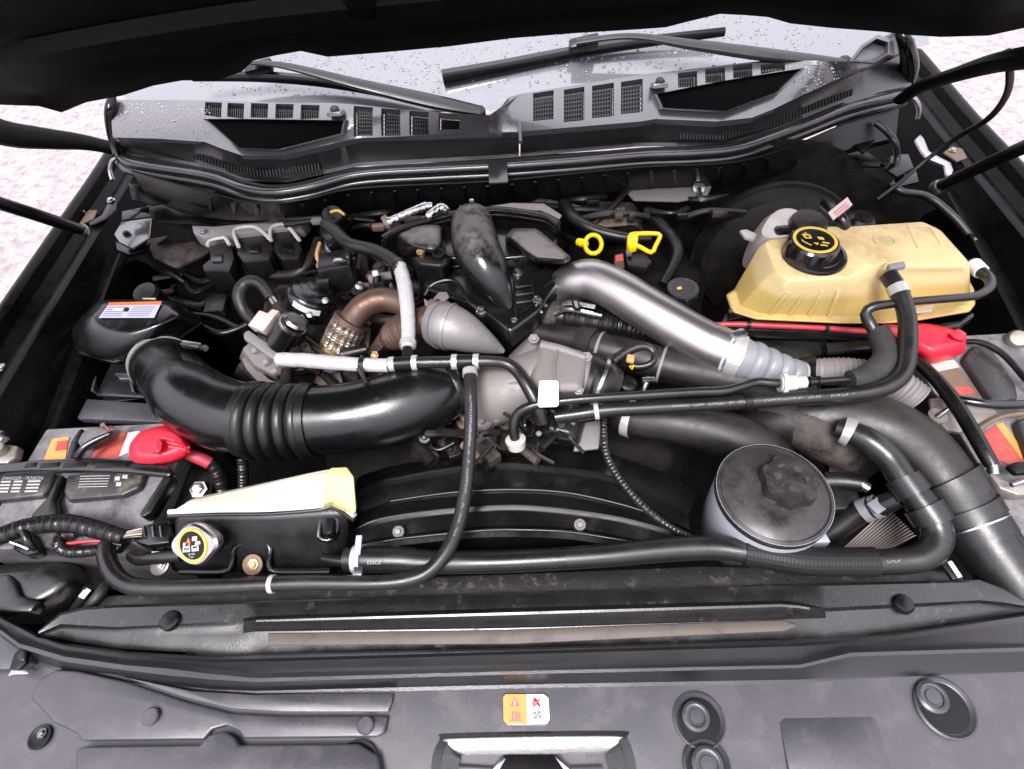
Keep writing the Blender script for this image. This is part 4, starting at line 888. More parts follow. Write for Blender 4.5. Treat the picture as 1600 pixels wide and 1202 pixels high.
# ---- white sleeved hoses and T lines
def line(nm, label, L, mat, cat='hose', n=16, **kw):
    t = thing(nm, label, cat, U(*L[0][:3])); o, P = tube('hose', L, mat, t, n=n, **kw); return t, P
t, P = line('vent_hose', 'dark rubber hose bending into the vertical white sleeve', [(508,350,.115,9),(522,360,.12,9.5),(546,381,.12,10),(584,391,.12,10),(606,402,.125,10.5),(621,415,.125,11),(626,425,.125,11)], 'hose_dusty'); band('clamp', P, .93, .008, 'hose', t, k=1.18)
t = thing('heat_sleeve', 'white silvery sleeve standing vertical in the engine centre', 'sleeve', U(635,480,.1)); o, P = tube('sleeve', [(624,416,.125,11),(631,440,.125,11.5),(636,475,.12,11.5),(638,515,.11,11),(637,545,.105,10.5)], 'sleeve', t, n=20, rf=lambda s,th,f: 1+.025*math.sin(s*620+th*3)+.02*math.sin(s*1300-th*5)); band('clamp', P, .95, .009, 'clampband', t, k=1.15)
t = thing('heat_sleeve', 'white silvery sleeve lying flat above the black intake duct', 'sleeve', U(520,566,.1)); o, P = tube('sleeve', [(436,562,.085,11),(470,563,.09,11.5),(520,567,.1,11.5),(565,570,.105,11),(607,571,.105,11)], 'sleeve', t, n=20, rf=lambda s,th,f: 1+.02*math.sin(s*700+th*3)+.02*math.sin(s*1500-th*5)); band('tie', P, .80, .007, 'rubber', t, k=1.13)
tt, P = line('vent_line', 'black rubber vent line with metal clamps between the two white sleeves', [(600,570,.105,9),(650,567,.105,9.5),(700,566,.105,9.5),(760,565,.105,9.5),(790,568,.10,9.5),(808,580,.095,10),(822,600,.09,10.5),(838,630,.075,11),(848,660,.05,11)], 'hose')
hoseprint(P, .2, .34, tt, seed=4)
for t_ in (.042,.16,.365,.475): band('clamp', P, t_, .008, 'clampband', tt, k=1.22); 
for t_ in (.1,.42): band('tee_fitting', P, t_, .022, 'ink', tt, k=1.12)
tube('tee_branch', [(637,545,.105,8),(637,556,.105,9),(638,567,.105,9)], 'ink', tt, n=14); tube('tee_branch', [(733,566,.105,8),(734,578,.103,9)], 'ink', tt, n=14)
lv, P = line('vent_hose', 'long black hose dropping past the fan shroud and turning left', [(734,574,.105,9.5),(735,600,.10,10.5),(736,650,.085,10.5),(733,710,.065,10.5),(727,770,.05,11),(716,820,.04,11.5),(700,858,.035,12),(676,888,.03,12),(645,904,.028,12),(590,911,.027,11.5),(470,911,.025,12),(330,917,.022,12.5),(225,918,.02,13),(190,908,.02,13.5),(172,886,.02,13.5),(166,858,.018,13),(176,845,.015,12.5),(196,850,.01,11)], 'hose')
hoseprint(P, .06, .30, lv, seed=3); band('clamp', P, .012, .01, 'clampband', lv, k=1.12); band('white_band', P, .62, .006, 'print_white', lv, k=1.08)
# ---- air filter housing
af = thing('air_filter_housing', 'black air filter housing with a label on its domed lid', 'air filter', U(190,560,-.1))
B0 = [(112,520),(128,548),(178,562),(225,550),(275,528),(312,502),(304,490),(262,470),(165,470),(130,492)]
def shrink(pp, k, dx=0, dy=0):
    cx = sum(p[0] for p in pp)/len(pp); cy = sum(p[1] for p in pp)/len(pp); return [(cx+(x-cx)*k+dx, cy+(y-cy)*k+dy) for x, y in pp]
T0 = [(146,494),(160,508),(196,514),(226,512),(252,506),(272,494),(268,484),(250,476),(172,474),(158,482)]
blob('lid', [(shrink(B0,1.0,0,4),-.015),(B0,.0),(shrink(B0,.96,1,-1),.012),([(126,508),(140,528),(184,541),(228,533),(264,515),(292,498),(286,486),(258,471),(166,469),(138,486)],.034),([(140,500),(154,516),(192,524),(228,518),(256,508),(280,494),(274,484),(252,474),(170,472),(152,484)],.050),(T0,.054)], 'intake', af)
ringpx('lid_flange', [(shrink(B0,1.05,0,5),-.02),(shrink(B0,1.05,0,3),-.008),(shrink(B0,.98,0,3),-.006)], 'plastic', af, bev=.002)
o = thing('warning_label', 'white label with orange strip on the air filter lid', 'label', U(200,486,.042))
zl = .0565; dpx('paper', [(170,476),(252,474),(241,497),(154,497)], zl, 'label_blue', o); dpx('orange_strip', [(170.5,473),(253,471),(251.5,476),(168.5,477.5)], zl+.0006, 'orange', o)
for i in range(5):
    y = 480+i*3.3; x0 = 166-(y-478)*.72; dpx('print_line', [(x0+4,y),(x0+34,y-.3),(x0+33.5,y+.7),(x0+3.5,y+1)], zl+.0005, 'print_grey', o); dpx('print_line', [(x0+44,y-.4),(x0+78,y-.7),(x0+77.5,y+.2),(x0+43.5,y+.6)], zl+.0005, 'print_grey', o)
dpx('print_block', [(195,481),(202,481),(200,487),(193,487)], zl+.0008, 'ink', o); dpx('white_box', [(178,482),(192,482),(191,486),(176,486)], zl+.0008, 'label', o)
ringpx('base', [([(80,660),(250,672),(285,640),(250,560),(128,545),(100,620)],-.16),([(86,640),(90,622),(125,548),(180,566),(232,575),(262,620),(262,652),(100,650)][:6],-.07)], 'plastic', af, bev=.006)
slabpx('front_lip', [(80,632),(96,620),(160,624),(240,630),(268,648),(262,660),(110,654),(82,648)], -.05, .016, 'shield', af, .004)
slabpx('cover_plate', [(120,552),(130,548),(178,566),(232,572),(250,614),(240,622),(100,616)], -.058, .008, 'shield_dark', af, .003)
for a, b in (((138,556),(118,614)),((162,564),(150,616)),((186,590),(226,592)),((208,596),(214,618))):
    p, q = U(*a,-.058), U(*b,-.058); d = (q-p).cross(Zv).normalized()*.002
    slab('rib', [p-d+V(0,0,.012), p+d+V(0,0,.012), q+d+V(0,0,.012), q-d+V(0,0,.012)], (0,0,-.014), 'shield', af, .0006, 1)
slabpx('edge_chip', [(186,588),(226,586),(227,591),(186,593)], -.04, .004, 'cowl', af, .001)
p = U(232,462,-.02); m = mpp(p); lathe('restriction_gauge', [(18*m,-.05),(19*m,0),(20*m,.006),(17*m,.014),(6*m,.016)], p, (.0,-.2,1), 'plastic', af, n=24); dpx('gauge_window', [(222,466),(244,466),(240,471),(226,471)], .0, 'tank_lime', af)
# ---- intake duct
it = thing('intake_duct', 'large curved black intake duct with bellows leading into the engine', 'duct', U(440,650,-.03))
sweep('lid_neck', pxpath([(205,520,.0,38),(224,538,-.02,38),(240,556,-.028,40)]), 'intake', af, n=32)
P = pxpath([(240,554,-.028,40),(254,570,-.018,43),(280,600,.012,50),(300,622,.045,55),(345,646,.05,57),(395,656,.05,56),(440,659,.05,55),(490,657,.05,54),(550,652,.05,55),(610,640,.05,58),(660,624,.05,55),(700,612,.05,44),(722,606,.05,34)], .004)
tq = lambda px: min(range(P.n+1), key=lambda i: (P.P[i]-U(px, interp([(251,566),(300,622),(345,646),(395,656),(440,659),(490,657),(550,652),(610,640),(660,624),(722,606)],px), .05)).length)/P.n
ta, tb = tq(393), tq(487)
sweep('elbow', P, 'intake', it, .0, ta+.005, n=40); sweep('outlet_duct', P, 'intake', it, tb-.005, 1, n=40)
sweep('bellows', P, 'rubber', it, ta, tb, 1.0, 0, n=40, rf=lambda s,th,f: 1.11-.17*(abs(((f*5)%1)-.5)*2)**3, step=.0009)
band('bellows_cuff', P, ta, .012, 'rubber', it, k=1.06, n=36); band('bellows_cuff', P, tb, .014, 'rubber', it, k=1.06, n=36)
band('hose_clamp', P, .075, .011, 'clampband', it, k=1.085, n=40); band('cuff', P, .098, .008, 'rubber', it, k=1.06, n=40); band('cuff', P, .028, .010, 'rubber', it, k=1.05, n=40)
box('clamp_screw', U(300,540,.045), (.016,-.003,-.002), (.001,.005,0), (0,0,.005), 'zinc', it, .0015); bolt('clamp_bolt', U(320,544,.042), .005, (1,-.1,0), 'zinc', it)
# outlet flange ring at right end
p = U(706,610,.045); rp = Path([U(694,612,.045), U(706,608,.045), U(716,604,.045)], [46*mpp(p)]*3); sweep('end_ring', rp, 'rubber', it, 0, 1, 1.0, 0, n=36, rf=lambda s,th,f: 1+.05*math.sin(f*PI*4))
# tie on duct
tube('cable_tie', [(560,574,.118,4),(566,586,.11,4),(572,598,.1,3.5)], 'rubber', it, n=8)
# ============================================================ ENGINE BAY, LEFT FRONT
# ---- left battery (world-aligned, right edge at x = -0.55)
def battery(nm, label, x0, x1, y0, y1, z):
    t = thing(nm, label, 'battery', ((x0+x1)/2, (y0+y1)/2, z-.19))
    box('case', ((x0+x1)/2,(y0+y1)/2,z-.095), ((x1-x0)/2,0,0), (0,(y1-y0)/2,0), (0,0,.095), 'battery', t, .004)
    return t
bl = battery('battery', 'dusty black battery with two caps left of the overflow tank', -.80, -.55, .30, .505, 0.)
def ventcap(px4, z, t, mat='battery_dark', h=.012):
    o = slabpx('vent_cap', px4, z+h, h+.002, mat, t, .004, 3); return o
v1 = ventcap([(98,768),(104,742),(198,732),(226,738),(216,762),(190,774),(104,782)], 0., bl); v2 = ventcap([(-40,752),(-40,735),(84,738),(80,756),(66,774),(-40,786)], 0., bl)
o0, ex, ey = pxplane(2, 750, .0125); text('warning_print', '\u25b2 DANGER / POISON' if False else 'DANGER / POISON', o0, ex, ey, .0078, 'print_white', v2)
for i, x in enumerate((2, 22, 44)):
    for k in range(4):
        w = (16,14,20)[i]; y = 752+k*5.2-(x*.02); dpx('print_line', [(x-k*1.6,y),(x+w-k*1.6,y-.4),(x+w-.5-k*1.6,y+2.2),(x-.5-k*1.6,y+2.6)], .0125, 'print_white', v2)
for k in range(5):
    y = 744+k*4.2; dpx('print_line', [(126-k,y),(172-k,y-1),(172-k,y),(126-k,y+1)], .0125, 'print_white', v1)
for c in ((184,748),(186,757),(196,745)): dpx('print_mark', [(c[0]-4,c[1]-3),(c[0]+4,c[1]-3),(c[0]+3,c[1]+3),(c[0]-5,c[1]+3)], .0125, 'print_white', v1)
# labels on the top
dpx('orange_label', [(82,686),(108,683),(102,718),(68,720)], .0008, 'orange_pale', bl); dpx('red_panel', [(90,690),(106,688),(103,703),(86,705)], .0016, 'label_red', bl)
dpx('red_label', [(158,679),(198,676),(186,716),(142,720)], .0008, 'label_red', bl); dpx('white_label', [(200,676),(218,674),(214,700),(186,714)], .0008, 'label', bl)
# hold down bracket over it
hb = thing('battery_bracket', 'black ribbed hold-down bar across the left battery', 'bracket', U(120,730,.02))
slabpx('bar', [(-40,730),(60,717),(150,714),(220,719),(262,726),(270,738),(262,744),(200,738),(110,735),(40,735),(-40,741)], .03, .012, 'plastic_clean', hb, .004)
for x, w in ((40,18),(64,30),(100,36),(150,50),(206,40)): slabpx('pocket', [(x,724),(x+w,722),(x+w-3,729),(x-3,731)], .0312, .003, 'ink', hb, .0008)
slabpx('side_rail', [(256,742),(270,742),(236,800),(222,808),(216,804)], .02, .02, 'plastic', hb, .003); slabpx('mid_rail', [(90,742),(98,742),(84,780),(90,804),(110,808),(70,812),(46,806),(74,776)], .017, .016, 'plastic', hb, .003)
slabpx('upper_rail', [(110,690),(122,672),(128,668),(124,690),(112,718),(102,718)], .016, .015, 'plastic', hb, .003)
hc = thing('battery_clip', 'black curved clamp with a steel bolt on the rear of the left battery', 'clamp', U(150,680,.01))
slabpx('plate', [(120,690),(128,674),(150,666),(172,668),(166,682),(142,694),(126,702)], .022, .012, 'battery', hc, .004); P = pxpath([(118,716,.03,4),(130,700,.032,5),(150,688,.034,5),(172,678,.034,4)]); sweep('strap', P, 'plastic_clean', hc, n=10)
tube('bolt', [(160,664,.05,3.5),(170,672,.03,3.5)], 'zinc', hc, n=8); boltpx(174,670,.03,4,'zinc',hc)
tl = thing('battery_terminal', 'silver terminal clamp at the left edge on the battery', 'terminal', U(10,705,.01))
slabpx('clamp', [(-40,702),(14,694),(28,696),(24,712),(10,724),(-40,726)], .02, .016, 'lead', tl, .004); lathe('nut', [(.010,0),(.010,.01),(.006,.012)], U(5,686,.03), (.1,-.1,1), 'zinc', tl, n=6); lathe('post', [(.011,0),(.010,.012),(.008,.013)], U(4,706,.02), (0,0,1), 'lead', tl, n=18)
rb = thing('terminal_boot', 'red terminal cover on the left battery under the intake duct', 'terminal cover', U(250,700,.0))
blob('boot', [([(202,710),(210,724),(240,728),(282,720),(302,702),(288,676),(262,666),(224,672),(206,690)],.0),([(202,706),(210,722),(240,725),(280,716),(298,700),(284,676),(258,666),(226,674),(206,690)],.03),([(212,700),(218,708),(244,712),(270,704),(284,694),(274,680),(254,674),(232,678),(216,690)],.045)], 'red', rb, sub=3)
ringpx('nub', [([(236,708),(240,692),(250,686),(256,696),(252,710),(242,716)],.03),([(238,700),(242,688),(250,684),(255,692),(252,704),(244,708)],.058)], 'red', rb, bev=.003)
for k in range(3): tube('rib', [(256+k*4,684+k*7,.047,2),(276+k*5,690+k*6,.043,2),(296,700+k*3,.034,2)], 'red', rb, n=8)
tube('cable', [(290,708,.01,9),(312,716,.0,10),(328,724,-.01,10)], 'redcable', rb, n=14)
t, P = wires('black ribbed cable leading from the red boot down behind the tank', [(326,720,-.01,9),(338,736,-.02,10),(346,760,-.04,10),(350,790,-.07,10)], 'hose', 9, ridged=True, nm='battery_cable'); t2, P = wires('black corrugated tube below the intake bellows', [(378,716,-.02,8),(380,740,-.04,8),(380,770,-.07,8)], 'hose', 8, ridged=True)
# side wall with rust streak and nut, right of the battery
bt = thing('battery_tray', 'black tray wall with a nut between battery and overflow tank', 'tray', U(300,760,-.1))
ringpx('wall', [([(262,740),(330,720),(372,740),(350,830),(240,840)],-.2),([(274,742),(300,726),(336,740),(330,780),(262,800)],-.03)], 'grime_dark', bt, bev=.005); boltpx(311,765,-.025,11,'zinc',bt,(.1,-.3,.95)); 
# ---- ribbed wiring looms in front of the battery
w1, P = wires('thick ribbed wiring loom in front of the left battery', [(-40,850,.02,12),(0,838,.03,13),(40,824,.035,13),(90,818,.035,13.5),(120,820,.035,13.5),(160,830,.03,13),(195,840,.025,11)], 'hose', 12, ridged=True)
for k, mt in enumerate(('wire_tan','wire_blue','wire_tan','rubber')): tube('wire', [(185,836+k*2,.028,1.5),(205,830+k*3,.028,1.5),(222,826+k*4,.025,1.5)], mt, w1, n=6)
w2, P = wires('smaller ribbed loom with a red wire curling below the thick one', [(190,856,.01,8),(150,860,.01,8.5),(110,862,.01,9),(93,852,.012,9.5),(100,836,.015,9),(120,834,.015,8)], 'hose', 8, ridged=True); tube('red_wire', [(104,850,.012,3),(135,846,.012,3),(170,845,.01,3)], 'redcable', w2, n=8)
jb = thing('wiring_plug', 'black boxy connector where the loom meets the overflow tank', 'connector', U(235,835,.0)); slabpx('housing', [(206,824),(262,812),(268,826),(264,848),(230,852),(208,846)], .02, .03, 'plastic_clean', jb, .003)
for x in (222,236,248): slabpx('ridge', [(x,822),(x+3,821),(x+5,838),(x+2,839)], .0225, .003, 'cowl', jb, .0006)
cu = thing('cable_clamp', 'steel clamp bolt and black strap at the lower left', 'clamp', U(45,850,0)); slabpx('base', [(20,846),(48,830),(58,846),(60,862),(40,868),(18,858)], .01, .02, 'rubber', cu, .004); tube('strap', [(38,830,.04,6),(44,846,.035,6),(56,858,.02,5)], 'plastic', cu, n=10); tube('bolt', [(17,847,.035,3.5),(32,852,.03,3.5),(46,858,.025,4)], 'zinc', cu, n=10)
# ---- overflow tank (white top, black shell)
ot = thing('overflow_tank', 'white topped coolant tank with black shell at the front left', 'coolant tank', U(400,840,-.05))
ringpx('shell', [([(272,894),(520,898),(548,868),(548,790),(290,770),(262,840)],-.06),([(266,892),(400,896),(518,894),(545,866),(540,780),(290,770),(258,842)][:3]+[(545,866),(540,790),(262,836)],-.035),([(274,808),(420,808),(500,802),(548,802),(532,740),(284,790)],.036)], 'plastic', ot, bev=.006, seg=3)
ringpx('upper_tank', [([(268,802),(420,800),(498,794),(518,790),(552,806),(540,745),(300,784)],.036),([(270,797),(420,795),(498,788),(519,784),(554,800),(542,742),(302,780)],.044),([(290,788),(420,784),(500,778),(522,776),(550,790),(544,738),(306,776)],.050),([(310,780),(420,762),(500,744),(524,738),(550,746),(540,728),(516,732)],.078)], 'tank_white', ot, bev=.004, seg=3)
ringpx('tank_end', [([(503,796),(519,792),(553,807),(556,800),(546,742),(520,738),(505,748)],.038),([(505,788),(521,782),(556,800),(557,790),(546,735),(518,733),(505,745)],.058),([(510,750),(524,743),(552,750),(553,744),(542,730),(518,731),(509,740)],.082)], 'tank_lime', ot, bev=.005, seg=3)
P = pxpath([(264,800,.039,4),(340,797,.041,4),(420,796,.041,4),(497,790,.041,4.5),(520,786,.041,4.5),(540,795,.04,4.5),(554,806,.039,4.5)]); sweep('seam', P, 'white', ot, n=10)
P = pxpath([(264,806,.033,4),(340,804,.034,4),(420,803,.034,4),(497,797,.034,4.5),(520,793,.034,4.5),(554,813,.033,4)]); sweep('seam_ledge', P, 'plastic', ot, n=10)
P = pxpath([(498,838,.012,5),(500,820,.02,5),(504,802,.03,5),(514,798,.032,5),(524,802,.03,5),(528,822,.018,5),(520,842,.008,5),(506,844,.008,5),(498,838,.012,5)]); sweep('latch_loop', P, 'plastic_clean', ot, n=10); slabpx('latch', [(508,804),(522,804),(520,832),(508,836)], .03, .02, 'ink', ot, .003)
P = pxpath([(282,893,-.025,5),(350,893,-.025,5),(362,884,-.02,5),(366,858,-.005,5),(376,850,-.002,5),(414,848,-.002,5),(423,858,-.005,5),(420,884,-.02,5),(432,893,-.025,5),(516,893,-.025,5)]); sweep('base_ridge', P, 'plastic_clean', ot, n=10)
lathe('mount_washer', [(.014,0),(.014,.003),(.009,.004),(.004,.004)], U(396,882,-.018), (0,-.5,.86), 'rusted', ot, n=18); boltpx(396,882,-.014,7,'brass',ot,(0,-.5,.86)); lathe('mount_washer', [(.013,0),(.013,.004),(.008,.005)], U(252,884,-.02), (0,-.3,.95), 'lead', ot, n=18); boltpx(252,883,-.014,6,'zinc',ot,(0,-.3,.95))
tube('overflow_nipple', [(548,876,-.0,9),(530,876,-.0,9),(505,872,-.0,8)], 'ink', ot, n=14)
tube('inlet_pipe', [(206,866,.0,9),(216,874,.0,10),(240,872,.005,10),(285,868,.01,10)], 'hose', ot, n=14); slabpx('pipe_stripe', [(237,862),(285,861),(285,864),(237,865)], .0125, .001, 'print_white', ot, 0)
# pressure cap, tilted to the left front
cx_ = U(304,851,.035); axc = V(-.18,-.62,.76).normalized(); m = mpp(cx_); e1, e2, e3 = basis(axc)
a0 = math.atan2((U(334,846,.035)-cx_).dot(e2), (U(334,846,.035)-cx_).dot(e1))
cap = lathe('pressure_cap', [(30*m,-.014),(33*m,-.008),(33*m,0),(30*m,.003),(26*m,.003),(4*m,.0035)], cx_, axc, 'zinc', ot, n=48, rf=lambda th,i: 1+.32*max(0,math.cos(th-a0))**10+.32*max(0,math.cos(th-a0+PI))**10 if i < 4 else 1)
lathe('yellow_ring', [(27.5*m,.003),(27*m,.0042),(22.5*m,.0044),(22*m,.0035)], cx_, axc, 'print_yellow', cap, n=40, cap=False); lathe('black_face', [(22.3*m,.0035),(22*m,.0046),(2*m,.0047)], cx_, axc, 'ink', cap, n=40)
lathe('filler_neck', [(26*m,-.03),(28*m,-.012)], cx_, axc, 'plastic', ot, n=30)
ox = (e1*math.cos(a0)+e2*math.sin(a0)).normalized(); oy = axc.cross(ox).normalized()
def cdec(nm, pp, mat, par=cap, o=None, h=.0049): decal(nm, [cx_+ox*(x*m)+oy*(y*m)+axc*h for x, y in pp], axc, mat, par)
cdec('triangle', [(-9,5),(-1,4),(-3,14)], 'orange'); cdec('book', [(2,7),(12,7),(13,14),(4,14)], 'print_white'); cdec('pictogram', [(-18,-9),(-4,-9),(-3,0),(-16,0)], 'print_white'); cdec('pictogram', [(-1,-9),(12,-9),(13,0),(0,0)], 'print_white'); cdec('hand', [(6,1),(17,1),(17,6),(9,6)], 'print_white'); cdec('figure', [(-16,1),(-11,1),(-10,6),(-14,6)], 'print_white'); cdec('arrow', [(-8,0),(-3,5),(-1,3),(-5,-1)], 'print_pink')
for k in range(4): cdec('pictogram_bar', [(-14+k*2.4,-6),(-13+k*2.4,-6),(-12.6+k*2.4,-2),(-13.6+k*2.4,-2)], 'ink', h=.0054)
cdec('pictogram_bar', [(2,-4),(10,-4),(10.6,-1.5),(2.6,-1.5)], 'ink', h=.0054)
text('pressure_print', '20 kPa', cx_+ox*(-9*m)+oy*(-14.5*m), ox, oy, 5*m, 'print_white', cap, .0052); text('pressure_print', '3 psi', cx_+ox*(-7.5*m)+oy*(-18.5*m), ox, oy, 4.5*m, 'print_white', cap, .0052)
# ---- fan shroud
fs_ = thing('fan_shroud', 'black arched fan shroud with two silver bolts at the front', 'fan shroud', U(800,800,-.1))
ZF = lambda x: -.00000018*(x-805)**2*.6
SR = [([(545,772),(560,744),(600,731),(641,722),(696,716),(703,719),(805,719),(832,708),(860,697),(934,702),(996,722),(1062,746),(1090,770)],-.07,False),
      ([(545,774),(560,746),(600,733),(641,724),(696,718),(703,721),(805,721),(832,710),(860,699),(934,704),(996,724),(1062,748),(1090,772)],-.022,False),
      ([(548,782),(575,757),(625,745),(677,735),(747,726),(800,724),(838,727),(923,736),(980,752),(1032,776),(1075,805)],-.004,True),
      ([(548,786),(575,761),(625,749),(677,739),(747,730),(800,728),(838,731),(923,740),(980,756),(1032,780),(1075,808)],-.012,True),
      ([(552,808),(611,783),(703,770),(798,765),(886,770),(977,790),(1040,812),(1078,828)],-.006,True),
      ([(552,814),(611,789),(703,776),(798,771),(886,776),(977,796),(1040,818),(1078,832)],-.022,True),
      ([(552,828),(586,812),(648,801),(740,792),(824,790),(941,803),(1014,819),(1075,838)],-.016,True),
      ([(552,830),(586,815),(648,804),(740,795),(824,793),(941,806),(1014,822),(1075,840)],-.027,True),
      ([(552,850),(630,836),(754,823),(886,825),(1007,845),(1075,856)],-.03,True),
      ([(552,853),(630,840),(754,828),(886,830),(1007,849),(1075,859)],-.014,True),
      ([(552,862),(630,852),(754,840),(868,841),(941,850),(1007,860),(1075,866)],-.016,True),
      ([(552,880),(630,868),(754,858),(868,858),(941,862),(1007,870),(1075,876)],-.045,True)]
loft('panel', [[U(x,y,z+ZF(x)) for x,y in L] if s_ else [U(interp(L,xx),0,z) if False else U(xx, interp(L,xx), z+ZF(xx)) for xx in [L[0][0]+(L[-1][0]-L[0][0])*i/80 for i in range(81)]] for L, z, s_ in SR], 'plastic_clean', fs_, N=80, ang=32)
for L_, z_, r_ in (([(611,783),(703,770),(798,765),(886,770),(977,790),(1030,808)],-.005,2.4),([(600,846),(640,840),(754,829),(820,828),(886,831),(960,842),(1007,851)],-.015,3)):
    sweep('bead', pxpath([(x, y, z_+ZF(x), r_) for x, y in L_], .01), 'plastic', fs_, n=10)
for x, y in ((623,831),(906,820)):
    p = U(x,y,-.024); m = mpp(p); o = lathe('bolt', [(9*m,-.004),(9*m,.003),(7*m,.004),(5*m,.003),(4*m,.006),(1*m,.006)], p, (0,-.35,.93), 'alu', fs_, n=20)
slabpx('slot', [(928,822),(936,822),(936,827),(928,827)], -.022, .002, 'ink', fs_, 0)
fn = thing('fan', 'dark cooling fan space under the shroud', 'fan', U(820,780,-.2))
lathe('hub', [(.05,-.02),(.06,0),(.05,.02)], U(820,700,-.15), (0,-1,.1), 'grime_dark', fn, n=24)
# ============================================================ ENGINE BAY, CENTRE AND RIGHT
# ---- upper intake manifold
im = thing('intake_manifold', 'black plastic upper intake manifold with three runners at centre rear', 'manifold', U(760,430,-.02))
ringpx('lower_body', [([(650,480),(668,495),(740,500),(800,560),(850,520),(886,462),(888,400),(646,392)],-.02),([(644,408),(662,462),(738,486),(798,536),(846,500),(880,452),(888,406),(636,392)],.062),([(654,400),(668,452),(740,476),(797,516),(840,484),(872,440),(878,398),(640,384)],.082)], 'plastic_clean', im, bev=.006)
# gasket flange: three stacked spiky sheets
FL = [(598,372),(618,360),(650,348),(690,338),(726,330),(774,327),(815,331),(853,338),(872,350)]
for k, (dz, dy) in enumerate(((.135,0),(.124,7),(.113,13))):
    P = pxpath([(x,y+dy,dz,6-k*.6) for x,y in FL], .006); sweep('gasket_flange', P, 'plastic', im, n=10, squash=.6)
ringpx('plenum', [([(612,386),(640,404),(720,430),(790,430),(880,416),(876,352),(774,334),(650,352)],.06),([(616,378),(644,392),(706,404),(790,404),(872,396),(868,350),(774,334),(652,350)],.108)], 'plastic_clean', im, bev=.006)
loft('flange_skirt', [[U(x,y+2,.134) for x,y in FL],[U(x,y+18,.11) for x,y in FL],[U(x,y+30,.07) for x,y in FL]], 'plastic_clean', im)
M('dusty_runner', (.005,.0047,.0047), .18, dust=.9, dcol=(.13,.118,.112), lo=.36, hi=.56, upr=(.3,.95), yd=(U(770,440,.11).y, U(752,405,.13).y), dscale=7, bump=.1)
blob('left_runner', [([(610,382),(640,404),(676,410),(698,398),(700,372),(694,352),(652,352),(622,364)],.07),([(614,376),(640,396),(674,402),(694,392),(696,370),(690,352),(652,352),(624,362)],.10),([(624,368),(644,386),(674,393),(688,384),(690,366),(684,353),(654,353),(632,361)],.128),([(636,366),(650,378),(670,383),(680,376),(682,364),(676,356),(656,356),(642,362)],.136)], 'dusty_runner', im, sub=4)
P = pxpath([(738,350,.12,33),(740,366,.13,36),(745,388,.135,37),(756,414,.125,35),(772,442,.108,28),(786,466,.09,18),(797,484,.078,8)]); sweep('middle_runner', P, 'dusty_runner', im, n=36)
ringpx('right_runner', [([(786,376),(820,402),(834,414),(884,418),(894,406),(856,372),(838,358),(800,356)],.06),([(788,372),(808,374),(820,396),(836,408),(882,411),(891,403),(854,370),(837,358),(802,358)][:7]+[(836,358)],.12)][:1]+[([(788,372),(806,376),(820,397),(836,409),(884,412),(893,403),(854,370),(838,357),(802,357)][0:1]+[(818,396),(834,408),(885,412),(894,403),(855,370),(838,357),(800,357)],.125),([(798,370),(823,391),(838,402),(878,405),(885,400),(852,373),(836,362),(806,362)],.138)], 'dusty_runner', im, bev=.006, seg=3)
ringpx('side_box', [([(644,410),(660,462),(704,456),(706,414),(700,402),(650,400)],.05),([(642,402),(652,416),(688,420),(704,412),(702,404),(668,398)],.112),([(648,402),(656,411),(686,414),(698,409),(696,404),(668,400)],.118)], 'plastic', im, bev=.003)
lathe('brass_insert', [(.007,-.004),(.007,.006),(.004,.0065),(.003,.004)], U(658,397,.122), (0,-.2,1), 'brass', im, n=14); lathe('hole_boss', [(.011,-.004),(.011,.008),(.007,.0085),(.006,.002)], U(686,400,.118), (0,-.2,1), 'ink', im, n=16)
P = pxpath([(664,462,.07,3),(676,445,.082,3),(700,438,.085,3),(716,444,.084,3),(730,468,.08,3),(744,482,.075,3),(765,494,.07,3),(790,512,.065,3),(800,530,.06,3)]); sweep('rib', P, 'plastic', im, n=8)
for a in ([(804,450),(832,446)],[(805,462),(834,458)],[(806,474),(836,470)],[(803,440),(806,490)],[(830,440),(836,468)],[(812,490),(836,474)],[(850,450),(880,424)],[(700,418),(728,416)],[(695,384),(712,384)],[(778,390),(800,392)]):
    tube('rib', [(a[0][0],a[0][1],.085,2),((a[0][0]+a[1][0])/2,(a[0][1]+a[1][1])/2,.086,2),(a[1][0],a[1][1],.085,2)], 'plastic', im, n=6)
for x, y, z in ((752,481,.088),(804,499,.085),(840,464,.092),(809,421,.092)):
    p = U(x,y+8,z-.012); m = mpp(p); lathe('bolt_boss', [(9*m,-.035),(9*m,0),(7*m,.001)], p, (0,0,1), 'plastic', im, n=16)
    lathe('bolt', [(8*m,0),(8*m,.004),(5.5*m,.005),(5*m,.011),(3*m,.012)], p, (0,0,1), 'zinc', im, n=12)
# foil wrapped line lying on the manifold
fo = thing('foil_line', 'crumpled silver foil wrapped line on the rear of the manifold', 'line', U(650,335,.14))
rf_ = lambda s,th,f: 1+.12*math.sin(s*900+th*2)*math.sin(s*370)+.08*math.sin(th*3+s*500)
tube('foil', [(606,348,.14,8),(622,340,.145,6),(645,330,.15,6),(664,323,.15,7),(676,322,.15,5)], 'zinc', fo, n=12, rf=rf_, step=.003); tube('foil', [(668,340,.145,6),(676,332,.15,6),(690,324,.15,7),(700,330,.148,5)], 'zinc', fo, n=12, rf=rf_, step=.003)
lathe('clamp_ring', [(.014,-.005),(.014,.005)], U(606,348,.135), (.8,.3,.3), 'rusted', fo, n=16)
sh = thing('manifold_shield', 'grey metal strip behind the manifold', 'shield', U(800,322,.1)); slabpx('strip', [(764,322),(800,317),(850,318),(878,336),(874,342),(845,328),(770,328)], .13, .003, 'cast', sh, .001)
